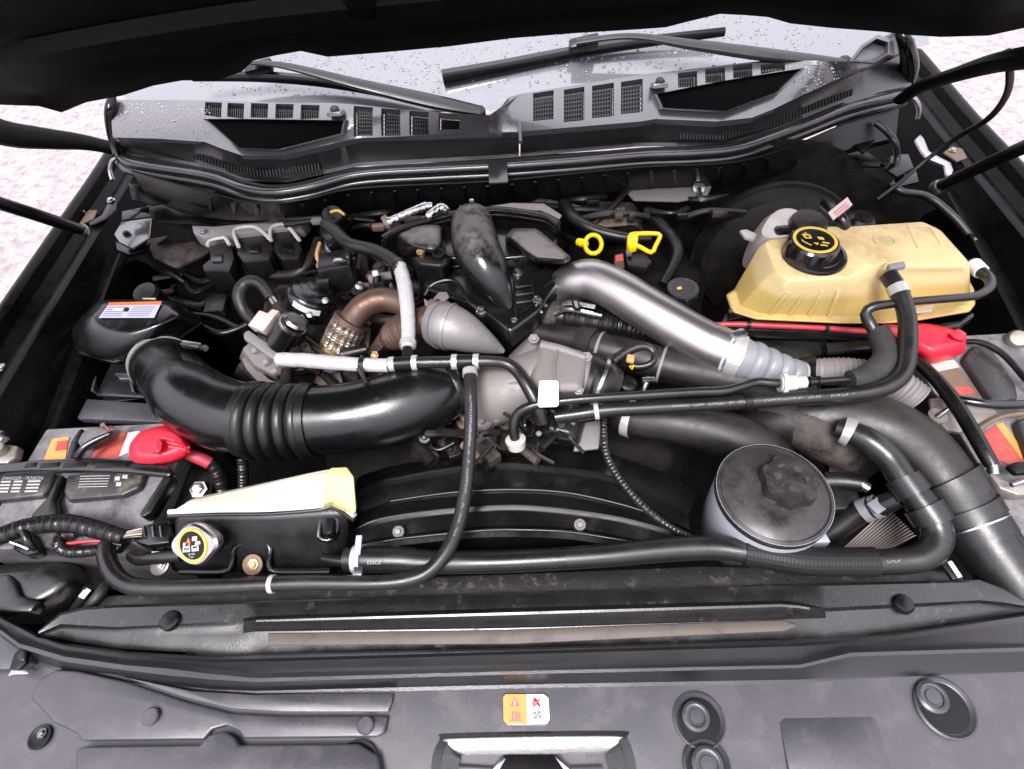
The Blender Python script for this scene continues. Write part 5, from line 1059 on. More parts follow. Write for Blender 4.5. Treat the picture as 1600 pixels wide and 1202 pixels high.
cp_ = thing('wiring_clip', 'small dark clip on top of the manifold flange', 'clip', U(730,328,.14)); box('body', U(730,327,.148), (.014,0,0), (0,.006,0), (0,0,.006), 'plastic', cp_, .002); lathe('stud', [(.004,0),(.004,.012),(.002,.013)], U(738,321,.15), (0,-.2,1), 'zinc', cp_, n=8)
tl_ = thing('transmission_cover', 'grey tan box with pale label behind the dipsticks', 'box', U(960,340,0)); ringpx('box', [([(900,370),(1010,370),(996,318),(906,316)],.0),([(908,348),(996,352),(988,316),(912,314)],.06)], 'grime', tl_, bev=.006); slabpx('label', [(930,326),(976,324),(980,352),(936,356)], .0615, .001, 'rusted', tl_, 0)
# ---- cast intake elbow in the middle
ce = thing('throttle_housing', 'large dull silver cast intake housing at the engine centre', 'casting', U(840,600,-.02))
sweep('elbow', pxpath([(740,640,-.01,40),(770,618,.02,48),(805,606,.035,46),(845,592,.045,46),(885,590,.045,46),(922,600,.04,42)]), 'cast', ce, n=36)
ringpx('block', [([(818,545),(846,528),(924,560),(916,628),(850,640),(815,600)],.0),([(836,556),(846,534),(918,556),(924,566),(908,612),(846,606),(828,590)][:3]+[(910,612),(846,612),(828,590)],.085),([(844,560),(850,540),(912,560),(902,600),(850,600),(838,584)],.092)], 'cast', ce, bev=.005, seg=3)
ringpx('neck', [([(790,560),(830,520),(850,530),(846,570),(810,600),(780,590)],.02),([(806,556),(828,530),(842,536),(838,560),(816,580),(800,574)],.075)], 'cast', ce, bev=.008)
P = pxpath([(872,545,.094,2.2),(866,570,.096,2.2),(868,604,.094,2.2)]); sweep('casting_seam', P, 'cast', ce, n=8); P = pxpath([(748,592,.045,2.5),(790,600,.07,2.5),(806,598,.075,2.5),(820,602,.074,2.5)]); sweep('casting_seam', P, 'cast', ce, n=8)
for x, y, z in ((834,530,.085),(917,558,.085),(904,610,.08)): boltpx(x,y,z,7,'alu',ce,(0,-.3,.95))
sweep('top_ridge', pxpath([(846,540,.088,8),(880,548,.09,8),(915,560,.088,6)]), 'cast', ce, n=14)
rc = thing('rubber_coupling', 'black rubber coupling on the right of the cast housing', 'coupling', U(928,600,.0)); P = pxpath([(912,596,.043,46),(926,600,.04,47),(940,606,.036,45),(952,612,.03,40)]); sweep('sleeve', P, 'rubber', rc, n=36, rf=lambda s,th,f: 1+.04*math.sin(f*PI*4)); band('clamp', P, .5, .004, 'zinc', rc, k=1.05, n=32)
lathe('sensor_port', [(.012,-.02),(.012,.012),(.007,.013)], U(738,620,.03), (-.9,-.3,.3), 'cast', ce, n=18)
# ---- steel hot pipe
sp_ = thing('steel_pipe', 'brushed steel charge pipe sloping right behind the hoses', 'pipe', U(1010,480,0))
P = pxpath([(858,470,.03,26),(880,450,.055,29),(902,440,.075,31),(928,438,.085,32),(965,455,.085,33),(1010,483,.08,34),(1060,513,.075,34.5),(1110,540,.07,34),(1140,553,.065,33)]); sweep('pipe', P, 'steel', sp_, n=40)
P = pxpath([(1106,538,.07,35.5),(1150,556,.065,34)]); sweep('sleeve_end', P, 'steel', sp_, n=36)
tcp = thing('pipe_coupling', 'blue grey stepped silicone coupling with a steel clamp', 'coupling', U(1200,575,.03))
P = pxpath([(1138,552,.065,34),(1150,557,.065,33),(1165,563,.062,31),(1190,571,.055,28),(1220,580,.045,24),(1250,588,.035,20)])
sweep('boot', P, 'boot_silicone', tcp, n=36, rf=lambda s,th,f: 1+(.13-.20*(abs((((f-.25)*4/.75)%1)-.5)*2)**3 if f > .25 else .02), step=.0015); band('hose_clamp', P, .10, .012, 'clampband', tcp, k=1.07, n=34); band('edge_ring', P, .01, .004, 'label_blue', tcp, k=1.06, n=34); band('edge_ring', P, .98, .005, 'clampband', tcp, k=1.12, n=30); box('clamp_screw', P.at(.1)[0]+V(-.002,.012,.034), (.010,.004,0), (-.003,.006,0), (0,0,.005), 'zinc', tcp, .0015)
# ---- dark charge pipe and hoses under it
dp = thing('charge_hose', 'dusty dark hose with collar running under the steel pipe', 'hose', U(1000,560,0)); P = pxpath([(838,520,.02,20),(870,526,.025,20),(905,534,.03,22),(935,544,.035,25),(985,556,.035,27),(1050,574,.035,28),(1110,586,.035,29),(1180,602,.03,30),(1260,616,.02,30)]); sweep('hose', P, 'hose_dusty', dp, n=28); band('collar', P, .215, .028, 'hose_dusty', dp, k=1.16, n=28); band('ring', P, .27, .004, 'flexgrey', dp, k=1.04, n=28); band('ring', P, .50, .004, 'flexgrey', dp, k=1.04, n=28)
rh = thing('ribbed_hose', 'black corrugated hose stub behind the charge hose', 'hose', U(920,500,0)); P = pxpath([(850,490,.04,20),(872,494,.04,20),(920,502,.04,19),(970,510,.035,19),(1010,520,.03,18)]); sweep('hose', P, 'rubber', rh, n=26, rf=lambda s,th,f: 1+.05*math.sin(s*2*PI/.008) if f > .2 else 1, step=.0018); band('cuff', P, .06, .03, 'grime', rh, k=1.08, n=24)
stp = thing('steel_line', 'thin bright steel twin lines with a barcode tag', 'line', U(900,480,.05)); tube('line', [(868,482,.06,4),(890,474,.075,4),(930,480,.075,4)], 'zinc', stp, n=8); tube('line', [(866,492,.06,3.5),(888,484,.073,3.5),(940,494,.07,3.5)], 'zinc', stp, n=8); slabpx('tag', [(892,466),(904,468),(908,484),(896,482)], .085, .003, 'ink', stp, .0008); slabpx('tag_face', [(896,470),(902,471),(904,481),(899,480)], .0862, .001, 'print_grey', stp, 0)
uh = thing('radiator_hose', 'wide dark radiator hose behind the round fluid reservoir', 'hose', U(1100,680,0)); P = pxpath([(950,630,.0,30),(985,652,.005,30),(1040,660,.01,32),(1100,670,.01,35),(1160,690,.0,38),(1205,722,-.02,38),(1230,770,-.06,36)]); sweep('hose', P, 'hose_dusty', uh, n=32)
o = band('white_clamp', P, .14, .008, 'clampband', uh, k=1.04, n=32)
br = thing('hose_clamp_strap', 'short bright metal strap above the radiator hose', 'strap', U(1010,600,.03)); tube('strap', [(1014,590,.05,4.5),(1008,603,.045,4.5),(1003,618,.03,4)], 'zinc', br, n=10); box('head', U(1013,594,.052), (.009,0,0), (0,.004,0), (0,0,.003), 'zinc', br, .001)
# ---- intercooler pipe on the right
ip = thing('intercooler_pipe', 'large dark pipe with two couplers running down the right side', 'pipe', U(1450,740,-.05)); P = pxpath([(1170,668,-.03,34),(1230,658,.0,38),(1300,652,.015,44),(1370,668,.02,49),(1425,700,.015,50),(1470,750,.005,48),(1505,800,-.01,45),(1540,850,-.02,43),(1580,905,-.03,42),(1620,960,-.04,42)]); sweep('pipe', P, 'hose_dusty', ip, n=36)
M('duct_black', (.008,.008,.0085), .36, dust=.4, dcol=(.05,.046,.044), lo=.5, hi=.75, bump=.1)
sweep('lower_section', P, 'duct_black', ip, .72, 1, 1.03, 0, n=36); sweep('coupler', P, 'duct_black', ip, .635, .75, 1.08, 0, n=36); band('coupler_band', P, .635, .026, 'duct_black', ip, k=1.16, n=36); band('coupler_band', P, .715, .022, 'duct_black', ip, k=1.16, n=36); band('coupler_band', P, .775, .02, 'duct_black', ip, k=1.12, n=36); band('bright_wire', P, .752, .0035, 'zinc', ip, k=1.12, n=36)
tube('lower_outlet', [(1530,850,-.04,36),(1555,880,-.04,36),(1580,905,-.035,36),(1640,930,-.03,38)], 'duct_black', ip, n=28)
inl = thing('intake_funnel', 'dull brown grey moulded duct below the heater lines', 'duct', U(1280,690,-.02)); sweep('funnel', pxpath([(1185,640,.0,20),(1230,652,.005,36),(1275,668,.0,46),(1310,690,-.02,44),(1340,720,-.06,36)]), 'grime', inl, n=32)
# ---- front radiator hose
fh = thing('radiator_hose', 'long black front hose with braided sleeve along the radiator', 'hose', U(900,870,-.03))
FHL = [(540,874,.005,18),(575,874,.006,20),(630,875,.006,20),(670,878,.005,18),(776,878,.003,17),(923,870,.003,17.5),(1040,859,.003,19),(1113,856,.004,19),(1164,862,.005,19),(1250,876,.005,19),(1330,878,.005,19),(1400,877,.006,20),(1440,871,.01,21),(1462,852,.015,22),(1463,825,.022,22),(1446,797,.03,22),(1426,770,.035,21),(1410,748,.04,20),(1388,716,.045,20),(1360,692,.05,21),(1330,676,.05,18),(1306,668,.048,14)]
P = pxpath(FHL); sweep('hose', P, 'hose', fh, n=24)
def tpx(px, py, z): 
    q = U(px,py,z); return min(range(P.n+1), key=lambda i: (P.P[i]-q).length)/P.n
sweep('braided_sleeve', P, 'mesh_sleeve', fh, tpx(1164,862,.005), tpx(1366,877,.005), 1.14, 0, n=64, rf=lambda s,th,f: 1+.03*math.sin(s*2*PI/.0042+th*10)*math.sin(s*2*PI/.0042-th*10), step=.0014)
hoseprint(P, tpx(1372,877,.005), tpx(1400,877,.006), fh, seed=8); t_ = tpx(1440,790,.03); band('connector', P, t_, .05, 'rubber', fh, k=1.02); band('connector_ring', P, t_-.013, .022, 'duct_black', fh, k=1.25); band('connector_ring', P, t_+.028, .024, 'duct_black', fh, k=1.22)
band('clamp', P, .985, .012, 'clampband', fh, k=1.3); tc_ = tpx(559,874,.005); band('clamp', P, tc_, .012, 'label_blue', fh, k=1.1, n=26); box('clamp_tab', U(560,852,.03), (.004,0,0), (0,.012,.002), (0,0,.002), 'label_blue', fh, .001); box('clamp_tab', U(560,893,.015), (.006,0,0), (0,.006,0), (0,0,.003), 'zinc', fh, .001)
o0, ex, ey = pxplane(574, 888, .0285); text('hose_print', 'E33C0', U(573,882,.030), ex, ey, .0065, 'print_white', fh)
# branch hose from connector to left
bh = thing('coolant_hose', 'short black hose with spring clamp joining the front hose', 'hose', U(1340,800,-.05)); P = pxpath([(1290,838,-.06,17),(1318,818,-.04,17),(1345,800,-.02,17),(1375,790,-.0,16),(1405,778,.02,15)]); sweep('hose', P, 'hose', bh, n=20); band('spring_clamp', P, .60, .012, 'print_grey', bh, k=1.08); band('spring_clamp', P, .72, .006, 'print_grey', bh, k=1.08); box('clamp_bridge', P.at(.66)[0]+V(0,-.004,.019), (.012,.006,0), (-.004,.008,0), (0,0,.002), 'print_grey', bh, .0015)
# behind PS reservoir small hoses
ph = thing('steering_hose', 'dark hose and fittings right of the fluid reservoir', 'hose', U(1320,755,-.05)); tube('hose', [(1288,752,-.02,15),(1315,752,-.015,15),(1345,756,-.01,13)], 'rubber', ph, n=18); tube('fitting', [(1345,756,-.01,8),(1358,764,-.01,8)], 'zinc', ph, n=12); box('block', U(1306,785,-.04), (.025,0,0), (0,.02,0), (0,0,.02), 'plastic', ph, .004)
# radiator core glimpse with fins
rf2 = thing('oil_cooler', 'small tan finned cooler core seen below the hoses on the right', 'cooler', U(1370,830,-.12))
q0, q1, q2, q3 = U(1318,858,-.07), U(1386,796,-.07), U(1428,838,-.07), U(1380,862,-.07)
slab('core', [q0,q1,q2,q3], (0,0,-.03), 'grime_dark', rf2, 0)
for i in range(13):
    f = i/12; a = q0.lerp(q3, f); b = q1.lerp(q2, f); d = (q3-q0).normalized()*.0016
    slab('fin', [a-d+V(0,0,.004), a+d+V(0,0,.004), b+d+V(0,0,.004), b-d+V(0,0,.004)], (0,0,-.004), 'fins', rf2, 0)
# ---- power steering reservoir
ps = thing('fluid_reservoir', 'round fluid reservoir with dusty black lid at the front right', 'reservoir', U(1210,830,-.1))
c = U(1210,769,.045); m = mpp(c); R_ = 88*m
lathe('body', [(R_*.85,-.13),(R_*.95,-.12),(R_*.99,-.02),(R_*.99,0)], c, (0,0,1), 'ps_body', ps, n=56)
lid = lathe('lid', [(R_*.97,-.012),(R_*1.0,-.010),(R_*1.0,-.003),(R_*.985,0),(R_*.93,.0015),(R_*.915,.0),(R_*.90,.001),(R_*.5,.006),(R_*.1,.006)], c, (0,0,1), 'ps_lid', ps, n=72)
k_ = U(1233,752,.06); R2 = 42*m
cpn = lathe('cap', [(R2*.98,-.016),(R2*.98,.004),(R2*.94,.0075),(R2*.2,.008)], k_, (0,0,1), 'ps_lid', lid, n=72, rf=lambda th,i: 1+.07*math.cos(7*th+.4))
lathe('cap_collar', [(R2*1.08,-.018),(R2*1.06,-.010),(R2*.9,-.009)], k_, (0,0,1), 'ps_lid', lid, n=48)
def kd(nm, pp, mat='print_grey', h=.0085): 
    e_x = V(1,-.25,0).normalized(); e_y = V(.25,1,0).normalized(); decal(nm, [k_+e_x*(x*m)+e_y*(y*m)+V(0,0,h) for x, y in pp], (0,0,1), mat, cpn, .0003)
M('emboss', (.035,.034,.035), .5)
for pp in ([(-20,18),(-10,24),(-7,20),(-17,14)],[(4,20),(10,24),(16,20),(15,13),(7,12)],[(18,6),(28,6),(23,-4)],[(-26,4),(-16,6),(-13,-4),(-22,-7)],[(-12,-10),(-9,-9),(-14,-18),(-17,-18)],[(-6,-14),(8,-16),(10,-22),(-3,-23)],[(12,-8),(22,-10),(21,-14),(11,-12)]): kd('embossed_symbol', pp, 'emboss')
text('embossed_print', 'USE', k_+V(-.008,-.016,.0085), (1,-.3,0), (.3,1,0), .009, 'emboss', cpn)
box('bracket_tab', U(1248,846,-.03), (.03,0,0), (0,.012,-.004), (0,0,.02), 'ps_body', ps, .003); boltpx(1246,853,.0,8,'zinc',ps)
# ---- coolant (degas) bottle
dg_ = thing('coolant_tank', 'large yellowed coolant tank with black cap at the right rear', 'coolant tank', U(1330,450,.0))
TOP = [(1197,378),(1240,352),(1321,354),(1441,346),(1464,357),(1508,404),(1510,410),(1505,416),(1418,416),(1376,410),(1326,433),(1234,437),(1214,424)]
MID = [(1184,386),(1230,356),(1316,358),(1444,350),(1470,360),(1513,408),(1516,418),(1511,426),(1420,428),(1380,426),(1330,446),(1224,450),(1200,432)]
BOT = [(1144,456),(1202,418),(1310,398),(1440,387),(1488,398),(1515,450),(1516,472),(1508,482),(1420,498),(1380,500),(1314,500),(1184,494),(1152,484)]
FLG = [(1134,461),(1196,420),(1306,398),(1440,386),(1490,396),(1522,452),(1524,476),(1515,488),(1420,504),(1380,506),(1312,506),(1180,500),(1143,489)]
body = ringpx('body', [(BOT,.045),(MID,.115),(TOP,.130)], 'tank_yellow', dg_, bev=.011, seg=5)
ringpx('flange', [(FLG,.035),(FLG,.048),(shrink(FLG,.97),.053)], 'tank_yellow', dg_, bev=.008)
for k in range(4):
    f = .12+k*.24; a = U(*MID[11],.115).lerp(U(*MID[10],.115), f); b_ = U(*BOT[11],.045).lerp(U(*BOT[10],.045), f); sweep('mould_rib', Path([a.lerp(b_,.12),a.lerp(b_,.5),a.lerp(b_,.98)],[.0035,.0045,.0045]), 'tank_yellow', body, n=10)
outline([(1418,354),(1452,354),(1470,382),(1434,388)], .1305, .03, .001, 'tank_yellow', body, 'embossed_panel'); lathe('embossed_oval', [(.016,-.001),(.016,.0012),(.014,.0012),(.014,0)], U(1382,376,.1305), (0,0,1), 'tank_yellow', body, n=28)
slabpx('sight_label', [(1428,482),(1460,476),(1456,486),(1426,490)], .075, .001, 'tank_white', body, 0)
p = U(1272,398,.132); m = mpp(p); kcap = lathe('cap', [(46*m,-.012),(48*m,0),(46*m,.004),(40*m,.006),(39*m,.004),(37*m,.006)], p, (0,0,1), 'plastic_clean', dg_, n=44)
pt = U(1273,376,.160); lathe('cap_grip', [(38*m,-.030),(36.5*m,-.002),(34*m,.001),(20*m,.0015)], pt+V(0,0,0), (0,0,1), 'plastic_clean', kcap, n=60, rf=lambda th,i: 1+.025*(1 if math.cos(12*th) > .3 else 0) if i < 2 else 1)
lathe('yellow_ring', [(32*m,.0014),(31.5*m,.0024),(27.5*m,.0025),(27*m,.0016)], pt, (0,0,1), 'print_yellow', kcap, n=44, cap=False)
def gd(nm, pp, mat='print_yellow'): 
    e_x = V(1,-.1,0).normalized(); e_y = V(.1,1,0).normalized(); decal(nm, [pt+e_x*(x*m)+e_y*(y*m)+V(0,0,.0022) for x, y in pp], (0,0,1), mat, kcap, .0003)
for pp in ([(-17,12),(-5,12),(-4,2),(-14,2)],[(4,6),(12,5),(13,-2),(5,0)],[(-5,-8),(3,-9),(0,-14)],[(8,-6),(18,-8),(18,-11),(8,-9)],[(4,-12),(14,-14),(14,-17),(4,-15)],[(-20,2),(-18,-4),(-8,-14),(-10,-15),(-20,-5)]): gd('pictogram', pp)
gd('flame', [(-16,12),(-10,18),(-8,13)], 'orange'); gd('pictogram_hole', [(-13,9),(-7,9),(-7,5),(-12,5)], 'ink')
lathe('outlet_nipple', [(13*m,-.01),(12*m,.012),(9*m,.014)], U(1384,424,.118), (.1,-.6,.75), 'tank_yellow', dg_, n=20)
tr = thing('tank_tray', 'black tray with red cable below the coolant tank', 'tray', U(1240,510,.0)); slabpx('tray', [(1128,500),(1136,486),(1166,484),(1182,500),(1290,502),(1420,512),(1500,500),(1522,486),(1524,494),(1500,510),(1420,524),(1290,520),(1176,516),(1130,510)], .03, .02, 'plastic', tr, .004); slabpx('clip', [(1138,482),(1164,480),(1168,492),(1140,494)], .05, .012, 'plastic_clean', tr, .002)
tube('tray_lip', [(1172,500,.04,4),(1230,502,.042,3.5),(1288,500,.044,4)], 'plastic', tr, n=8)
P = pxpath([(1112,508,.03,4),(1150,507,.035,4.5),(1200,509,.036,4.5),(1288,513,.036,4.5),(1340,517,.03,5),(1400,520,.03,6)]); rcb = thing('battery_cable', 'red battery cable along the tray under the coolant tank', 'cable', U(1200,510,.03)); sweep('cable', P, 'redcable', rcb, n=14); band('tie', P, .2, .006, 'plastic', rcb, k=1.2); band('tie', P, .62, .006, 'plastic', rcb, k=1.2)
# ---- brake reservoir and booster
bk = thing('brake_reservoir', 'milky white brake fluid reservoir behind the coolant tank', 'reservoir', U(1230,350,.0)); blob('body', [([(1160,410),(1190,420),(1260,400),(1270,350),(1230,330),(1190,345)],.03),([(1178,380),(1196,390),(1262,380),(1266,345),(1240,328),(1206,336)],.10),([(1190,362),(1210,372),(1258,362),(1260,340),(1236,326),(1210,332)],.135)], 'milky', bk, sub=4); slabpx('ear', [(1156,360),(1166,358),(1190,368),(1186,378),(1164,370)], .08, .006, 'milky', bk, .001)
p = U(1262,352,.14); m = mpp(p); lathe('cap', [(27*m,-.02),(28*m,.0),(26*m,.010),(22*m,.013),(6*m,.013)], p, (.05,-.1,1), 'hose_dusty', bk, n=30, rf=lambda th,i: 1+.03*math.cos(10*th)); box('cap_lever', U(1226,362,.135), (.016,0,0), (0,.009,0), (0,0,.008), 'plastic', bk, .005)
bb = thing('brake_booster', 'large dark round brake booster in the shadow at the right rear', 'booster', U(1190,360,-.1)); c = UY(1200,400,.90); lathe('shell', [(.10,-.06),(.135,-.05),(.15,-.02),(.155,-.015),(.155,.0),(.145,.01),(.14,.03),(.10,.055),(.05,.06)], c, (-.1,-1,.12), 'grime_dark', bb, n=56); lathe('rim', [(.158,-.008),(.16,-.002),(.158,.004)], c, (-.1,-1,.12), 'grime_dark', bb, n=56)
for lbl, a in (('white paper tag hanging on a hose behind the coolant tank', [(1294,332),(1324,308),(1332,320),(1302,344)]),): 
    t = thing('paper_tag', lbl, 'tag', U(1310,325,.15)); slabpx('paper', a, .16, .001, 'connector', t, 0)
    for k in range(3): dpx('print_line', [(1302+k*3,334+k*3-1),(1322+k*3,318+k*3-1),(1323+k*3,319+k*3-1),(1303+k*3,335+k*3-1)], .1605, 'print_pink', t)
hs_ = thing('brake_hose', 'dark hose stub with fitting behind the coolant tank cap', 'hose', U(1310,340,.1)); tube('hose', [(1290,318,.13,9),(1302,330,.14,9),(1316,344,.14,9),(1322,356,.13,8)], 'rubber', hs_, n=14); lathe('knob', [(.02,-.02),(.022,0),(.015,.008)], U(1346,344,.12), (0,-.2,1), 'plastic', hs_, n=20)
# ---- filler cap with yellow print
fc = thing('filler_cap', 'black filler cap with faint yellow print beside the steel pipe', 'cap', U(1068,480,-.02)); p = U(1067,452,.04); m = mpp(p); lathe('neck', [(17*m,-.09),(18*m,-.01)], p, (0,0,1), 'plastic', fc, n=24); cc = lathe('cap', [(26*m,-.018),(27*m,-.002),(24*m,.003),(20*m,.003),(2*m,.0025)], p, (0,0,1), 'plastic', fc, n=40, rf=lambda th,i: 1+.02*math.cos(16*th) if i < 2 else 1)
for i in range(14):
    th = i*2*PI/14+.1
    if i in (3,4,10): continue
    d = V(math.cos(th), math.sin(th), 0); s_ = V(-d.y, d.x, 0)
    for q in (-2.6,-.4,1.8): decal('print_letter', [p+d*(17.5*m)+s_*((q+1.3)*m)+V(0,0,.0035), p+d*(20.5*m)+s_*((q+1.3)*m)+V(0,0,.0035), p+d*(20.5*m)+s_*(q*m)+V(0,0,.0035), p+d*(17.5*m)+s_*(q*m)+V(0,0,.0035)], (0,0,1), 'rust_tan', cc, .0003)
decal('print_symbol', [p+V(-.012,.0,.0035), p+V(-.004,.004,.0035), p+V(-.002,-.003,.0035), p+V(-.010,-.005,.0035)], (0,0,1), 'print_yellow', cc, .0003)
# ---- yellow dipstick handles
d1 = thing('dipstick', 'yellow ring shaped dipstick handle beside the manifold', 'dipstick', U(912,385,.05)); pts = [(927+13*math.cos(a), 382+15*math.sin(a), .10, 3.6) for a in [i*2*PI/18 for i in range(19)]]; tube('ring', pts, 'yellow', d1, n=12, cap=False); tube('stem', [(903,378,.095,6),(910,380,.097,7),(918,382,.099,4)], 'yellow', d1, n=12); tube('tube', [(905,379,.09,5),(888,372,.05,5),(870,362,.02,5)], 'rubber', d1, n=10)
d2 = thing('dipstick', 'yellow triangular dipstick handle right of the ring one', 'dipstick', U(990,378,.05)); slabpx('collar', [(980,368),(984,362),(996,360),(998,366),(996,384),(986,386),(980,382)], .11, .014, 'yellow', d2, .003)
tube('handle', [(990,366,.105,3.6),(1010,365,.105,3.6),(1030,366,.105,3.4),(1031,371,.105,3.4),(1024,385,.105,3.6),(1020,394,.105,3.6),(1014,394,.105,3.6),(1000,386,.105,3.6),(990,382,.105,3.6)], 'yellow', d2, n=12)
rl = thing('relay', 'small red clip beside a dark plug under the dipsticks', 'relay', U(968,405,.03)); slabpx('red_clip', [(960,398),(974,395),(976,416),(970,420),(960,416)], .07, .012, 'copper', rl, .002); slabpx('red_face', [(962,399),(973,397),(974,407),(962,409)], .0712, .001, 'label_red', rl, 0); slabpx('plug', [(976,396),(1008,394),(1020,408),(1010,418),(980,414)], .06, .02, 'plastic', rl, .004); slabpx('blue_clip', [(978,390),(986,387),(988,396),(980,398)], .07, .006, 'boot_silicone', rl, .001)
# ---- heater lines
def L2(nm, label, L, mat='hose', cat='hose'):
    t = thing(nm, label, cat, U(*L[0][:3])); P = pxpath(L); sweep('hose', P, mat, t, n=18); return t, P
h1_, P = L2('heater_line', 'thin black coolant line with cream quick connector, upper of the pair', [(806,690,.03,8),(802,668,.05,8),(808,648,.065,8),(826,636,.075,8),(860,629,.08,8),(920,623,.085,7.5),(1000,618,.085,7.5),(1080,613,.085,7.5),(1130,611,.085,7.5),(1158,604,.088,7),(1184,597,.09,7),(1212,599,.09,7),(1260,597,.09,5.5),(1335,592,.09,5.5)])
def tf(px): return min(range(P.n+1), key=lambda i: (P.P[i]-U(px,600,.09)).length)/P.n
band('quick_connector', P, tf(1232), .022, 'offwhite', h1_, k=1.9); band('connector_lip', P, tf(1224), .006, 'offwhite', h1_, k=2.5); band('connector_nose', P, tf(1250), .012, 'offwhite', h1_, k=1.6)
for x in (1262,1270,1278): band('rib', P, tf(x), .003, 'plastic', h1_, k=1.4)
lathe('end_fitting', [(.013,-.01),(.015,.004),(.009,.006)], U(806,690,.03), (-.1,.3,1), 'offwhite', h1_, n=20)
fs2 = thing('foam_sleeve', 'fat black foam sleeve bending up beside the coolant tank', 'sleeve', U(1370,570,.05)); P = pxpath([(1328,594,.09,15),(1352,588,.09,17),(1374,574,.09,19),(1384,556,.09,18),(1380,536,.09,17),(1372,518,.092,16)]); sweep('foam', P, 'foam', fs2, n=24)
h3_, P = L2('heater_line', 'thin black line crossing the front of the coolant tank to a white tag', [(1370,524,.092,9),(1358,504,.10,9),(1352,490,.11,8),(1362,480,.118,7.5),(1385,476,.12,7),(1430,471,.12,6.5),(1490,466,.115,6.5),(1526,462,.11,6.5),(1546,450,.105,7),(1546,436,.10,7.5),(1532,424,.095,9),(1518,412,.09,10)]); band('paper_tag', P, .95, .022, 'white', h3_, k=1.12)
h2_, P = L2('heater_hose', 'thick black coolant hose rising to the tank nipple, lower of the pair', [(868,652,.06,11),(905,647,.065,11.5),(950,641,.07,11.5),(1020,637,.072,11),(1120,631,.075,11),(1220,624,.08,11.5),(1320,617,.085,12),(1372,609,.09,13),(1402,594,.095,13.5),(1415,570,.10,13.5),(1419,530,.11,13.5),(1416,490,.12,13),(1404,455,.13,13),(1388,430,.135,13)])
hoseprint(P, .25, .40, h2_, seed=5); hoseprint(P, .44, .62, h2_, seed=6); band('clamp', P, .955, .014, 'clampband', h2_, k=1.06); band('white_band', P, .09, .006, 'print_white', h2_, k=1.06); band('clip', P, .41, .010, 'ink', h2_, k=1.15); box('clamp_ear', U(1400,417,.145), (.012,.002,0), (0,.005,0), (0,0,.004), 'print_grey', h2_, .001)
vt = thing('thermostat_valve', 'black ribbed valve body under a white tag at the centre', 'valve', U(880,690,-.02)); ringpx('body', [([(836,700),(916,712),(930,650),(905,632),(850,632)],-.03),([(846,680),(902,690),(914,648),(896,636),(850,636)],.035),([(856,668),(890,676),(900,650),(888,642),(858,644)],.048)], 'plastic', vt, bev=.005)
for k in range(3): tube('rib', [(858+k*10,650,.05,2.5),(856+k*11,672,.046,2.5)], 'plastic_clean', vt, n=8)
for x, y in ((842,646),(894,662),(842,678)): boltpx(x,y,.045,4,'alu',vt)
tube('outlet', [(860,640,.055,11),(885,646,.06,12),(905,648,.063,12)], 'plastic_clean', vt, n=18); band('outlet_ring', pxpath([(860,640,.055,11),(885,646,.06,12),(905,648,.063,12)]), .75, .006, 'zinc', vt, k=1.04)
slabpx('bracket', [(906,660),(940,656),(936,700),(896,704)], .02, .006, 'alu', vt, .002)
wt_ = thing('paper_tag', 'blank white square tag on the coolant line at the centre', 'tag', U(857,615,.09)); slabpx('tag', [(842,596),(846,594),(870,594),(873,597),(873,632),(870,635),(843,636),(840,633)], .10, .002, 'white', wt_, .0008)
# ---- grey flex duct behind the foam
fx = thing('flex_duct', 'grey corrugated flexible duct behind the foam sleeve', 'duct', U(1320,580,.0)); P = pxpath([(1250,578,.02,16),(1275,580,.03,20),(1330,584,.035,24),(1390,598,.035,26),(1430,625,.025,26)]); sweep('duct', P, 'flexgrey', fx, n=28, rf=lambda s,th,f: 1+.05*math.sin(s*2*PI/.0062), step=.0013); band('cuff', P, .05, .03, 'rubber', fx, k=1.15)
# support bracket under tank
sb = thing('tank_bracket', 'black bracket and channel below the coolant tank tray', 'bracket', U(1240,540,-.02)); slabpx('plate', [(1180,520),(1290,522),(1300,550),(1230,566),(1180,545)], .0, .01, 'plastic', sb, .003); slabpx('rail', [(1290,535),(1360,530),(1362,545),(1294,550)], .02, .01, 'plastic', sb, .003)
# ---- right battery
br_ = battery('battery', 'corroded black battery with bare clamps at the right edge', .61, .80, .235, .60, 0.)
v1 = ventcap([(1506,560),(1520,540),(1545,536),(1588,600),(1592,622),(1560,630),(1548,624)], 0., br_); ventcap([(1588,660),(1602,650),(1660,700),(1650,740),(1610,720)], 0., br_)
dpx('faded_label', [(1458,580),(1495,574),(1532,620),(1500,626)], .0008, 'rusted', br_); dpx('pale_label', [(1452,568),(1490,562),(1500,574),(1460,582)], .0010, 'connector', br_); dpx('red_label', [(1490,606),(1514,604),(1524,614),(1500,618)], .0014, 'label_red', br_)
dpx('red_label', [(1534,680),(1556,664),(1600,700),(1612,740),(1560,720)], .0008, 'label_red', br_); dpx('orange_strip', [(1556,664),(1566,660),(1612,720),(1600,722)], .0012, 'orange_pale', br_)
for k in range(0): dpx('print_line', [(1521+k*3.6,554+k*6.4),(1538+k*3.6-(k%3)*4,549+k*6.4),(1538.6+k*3.6-(k%3)*4,550.2+k*6.4),(1521.6+k*3.6,555.2+k*6.4)], .0125, 'print_white', v1)
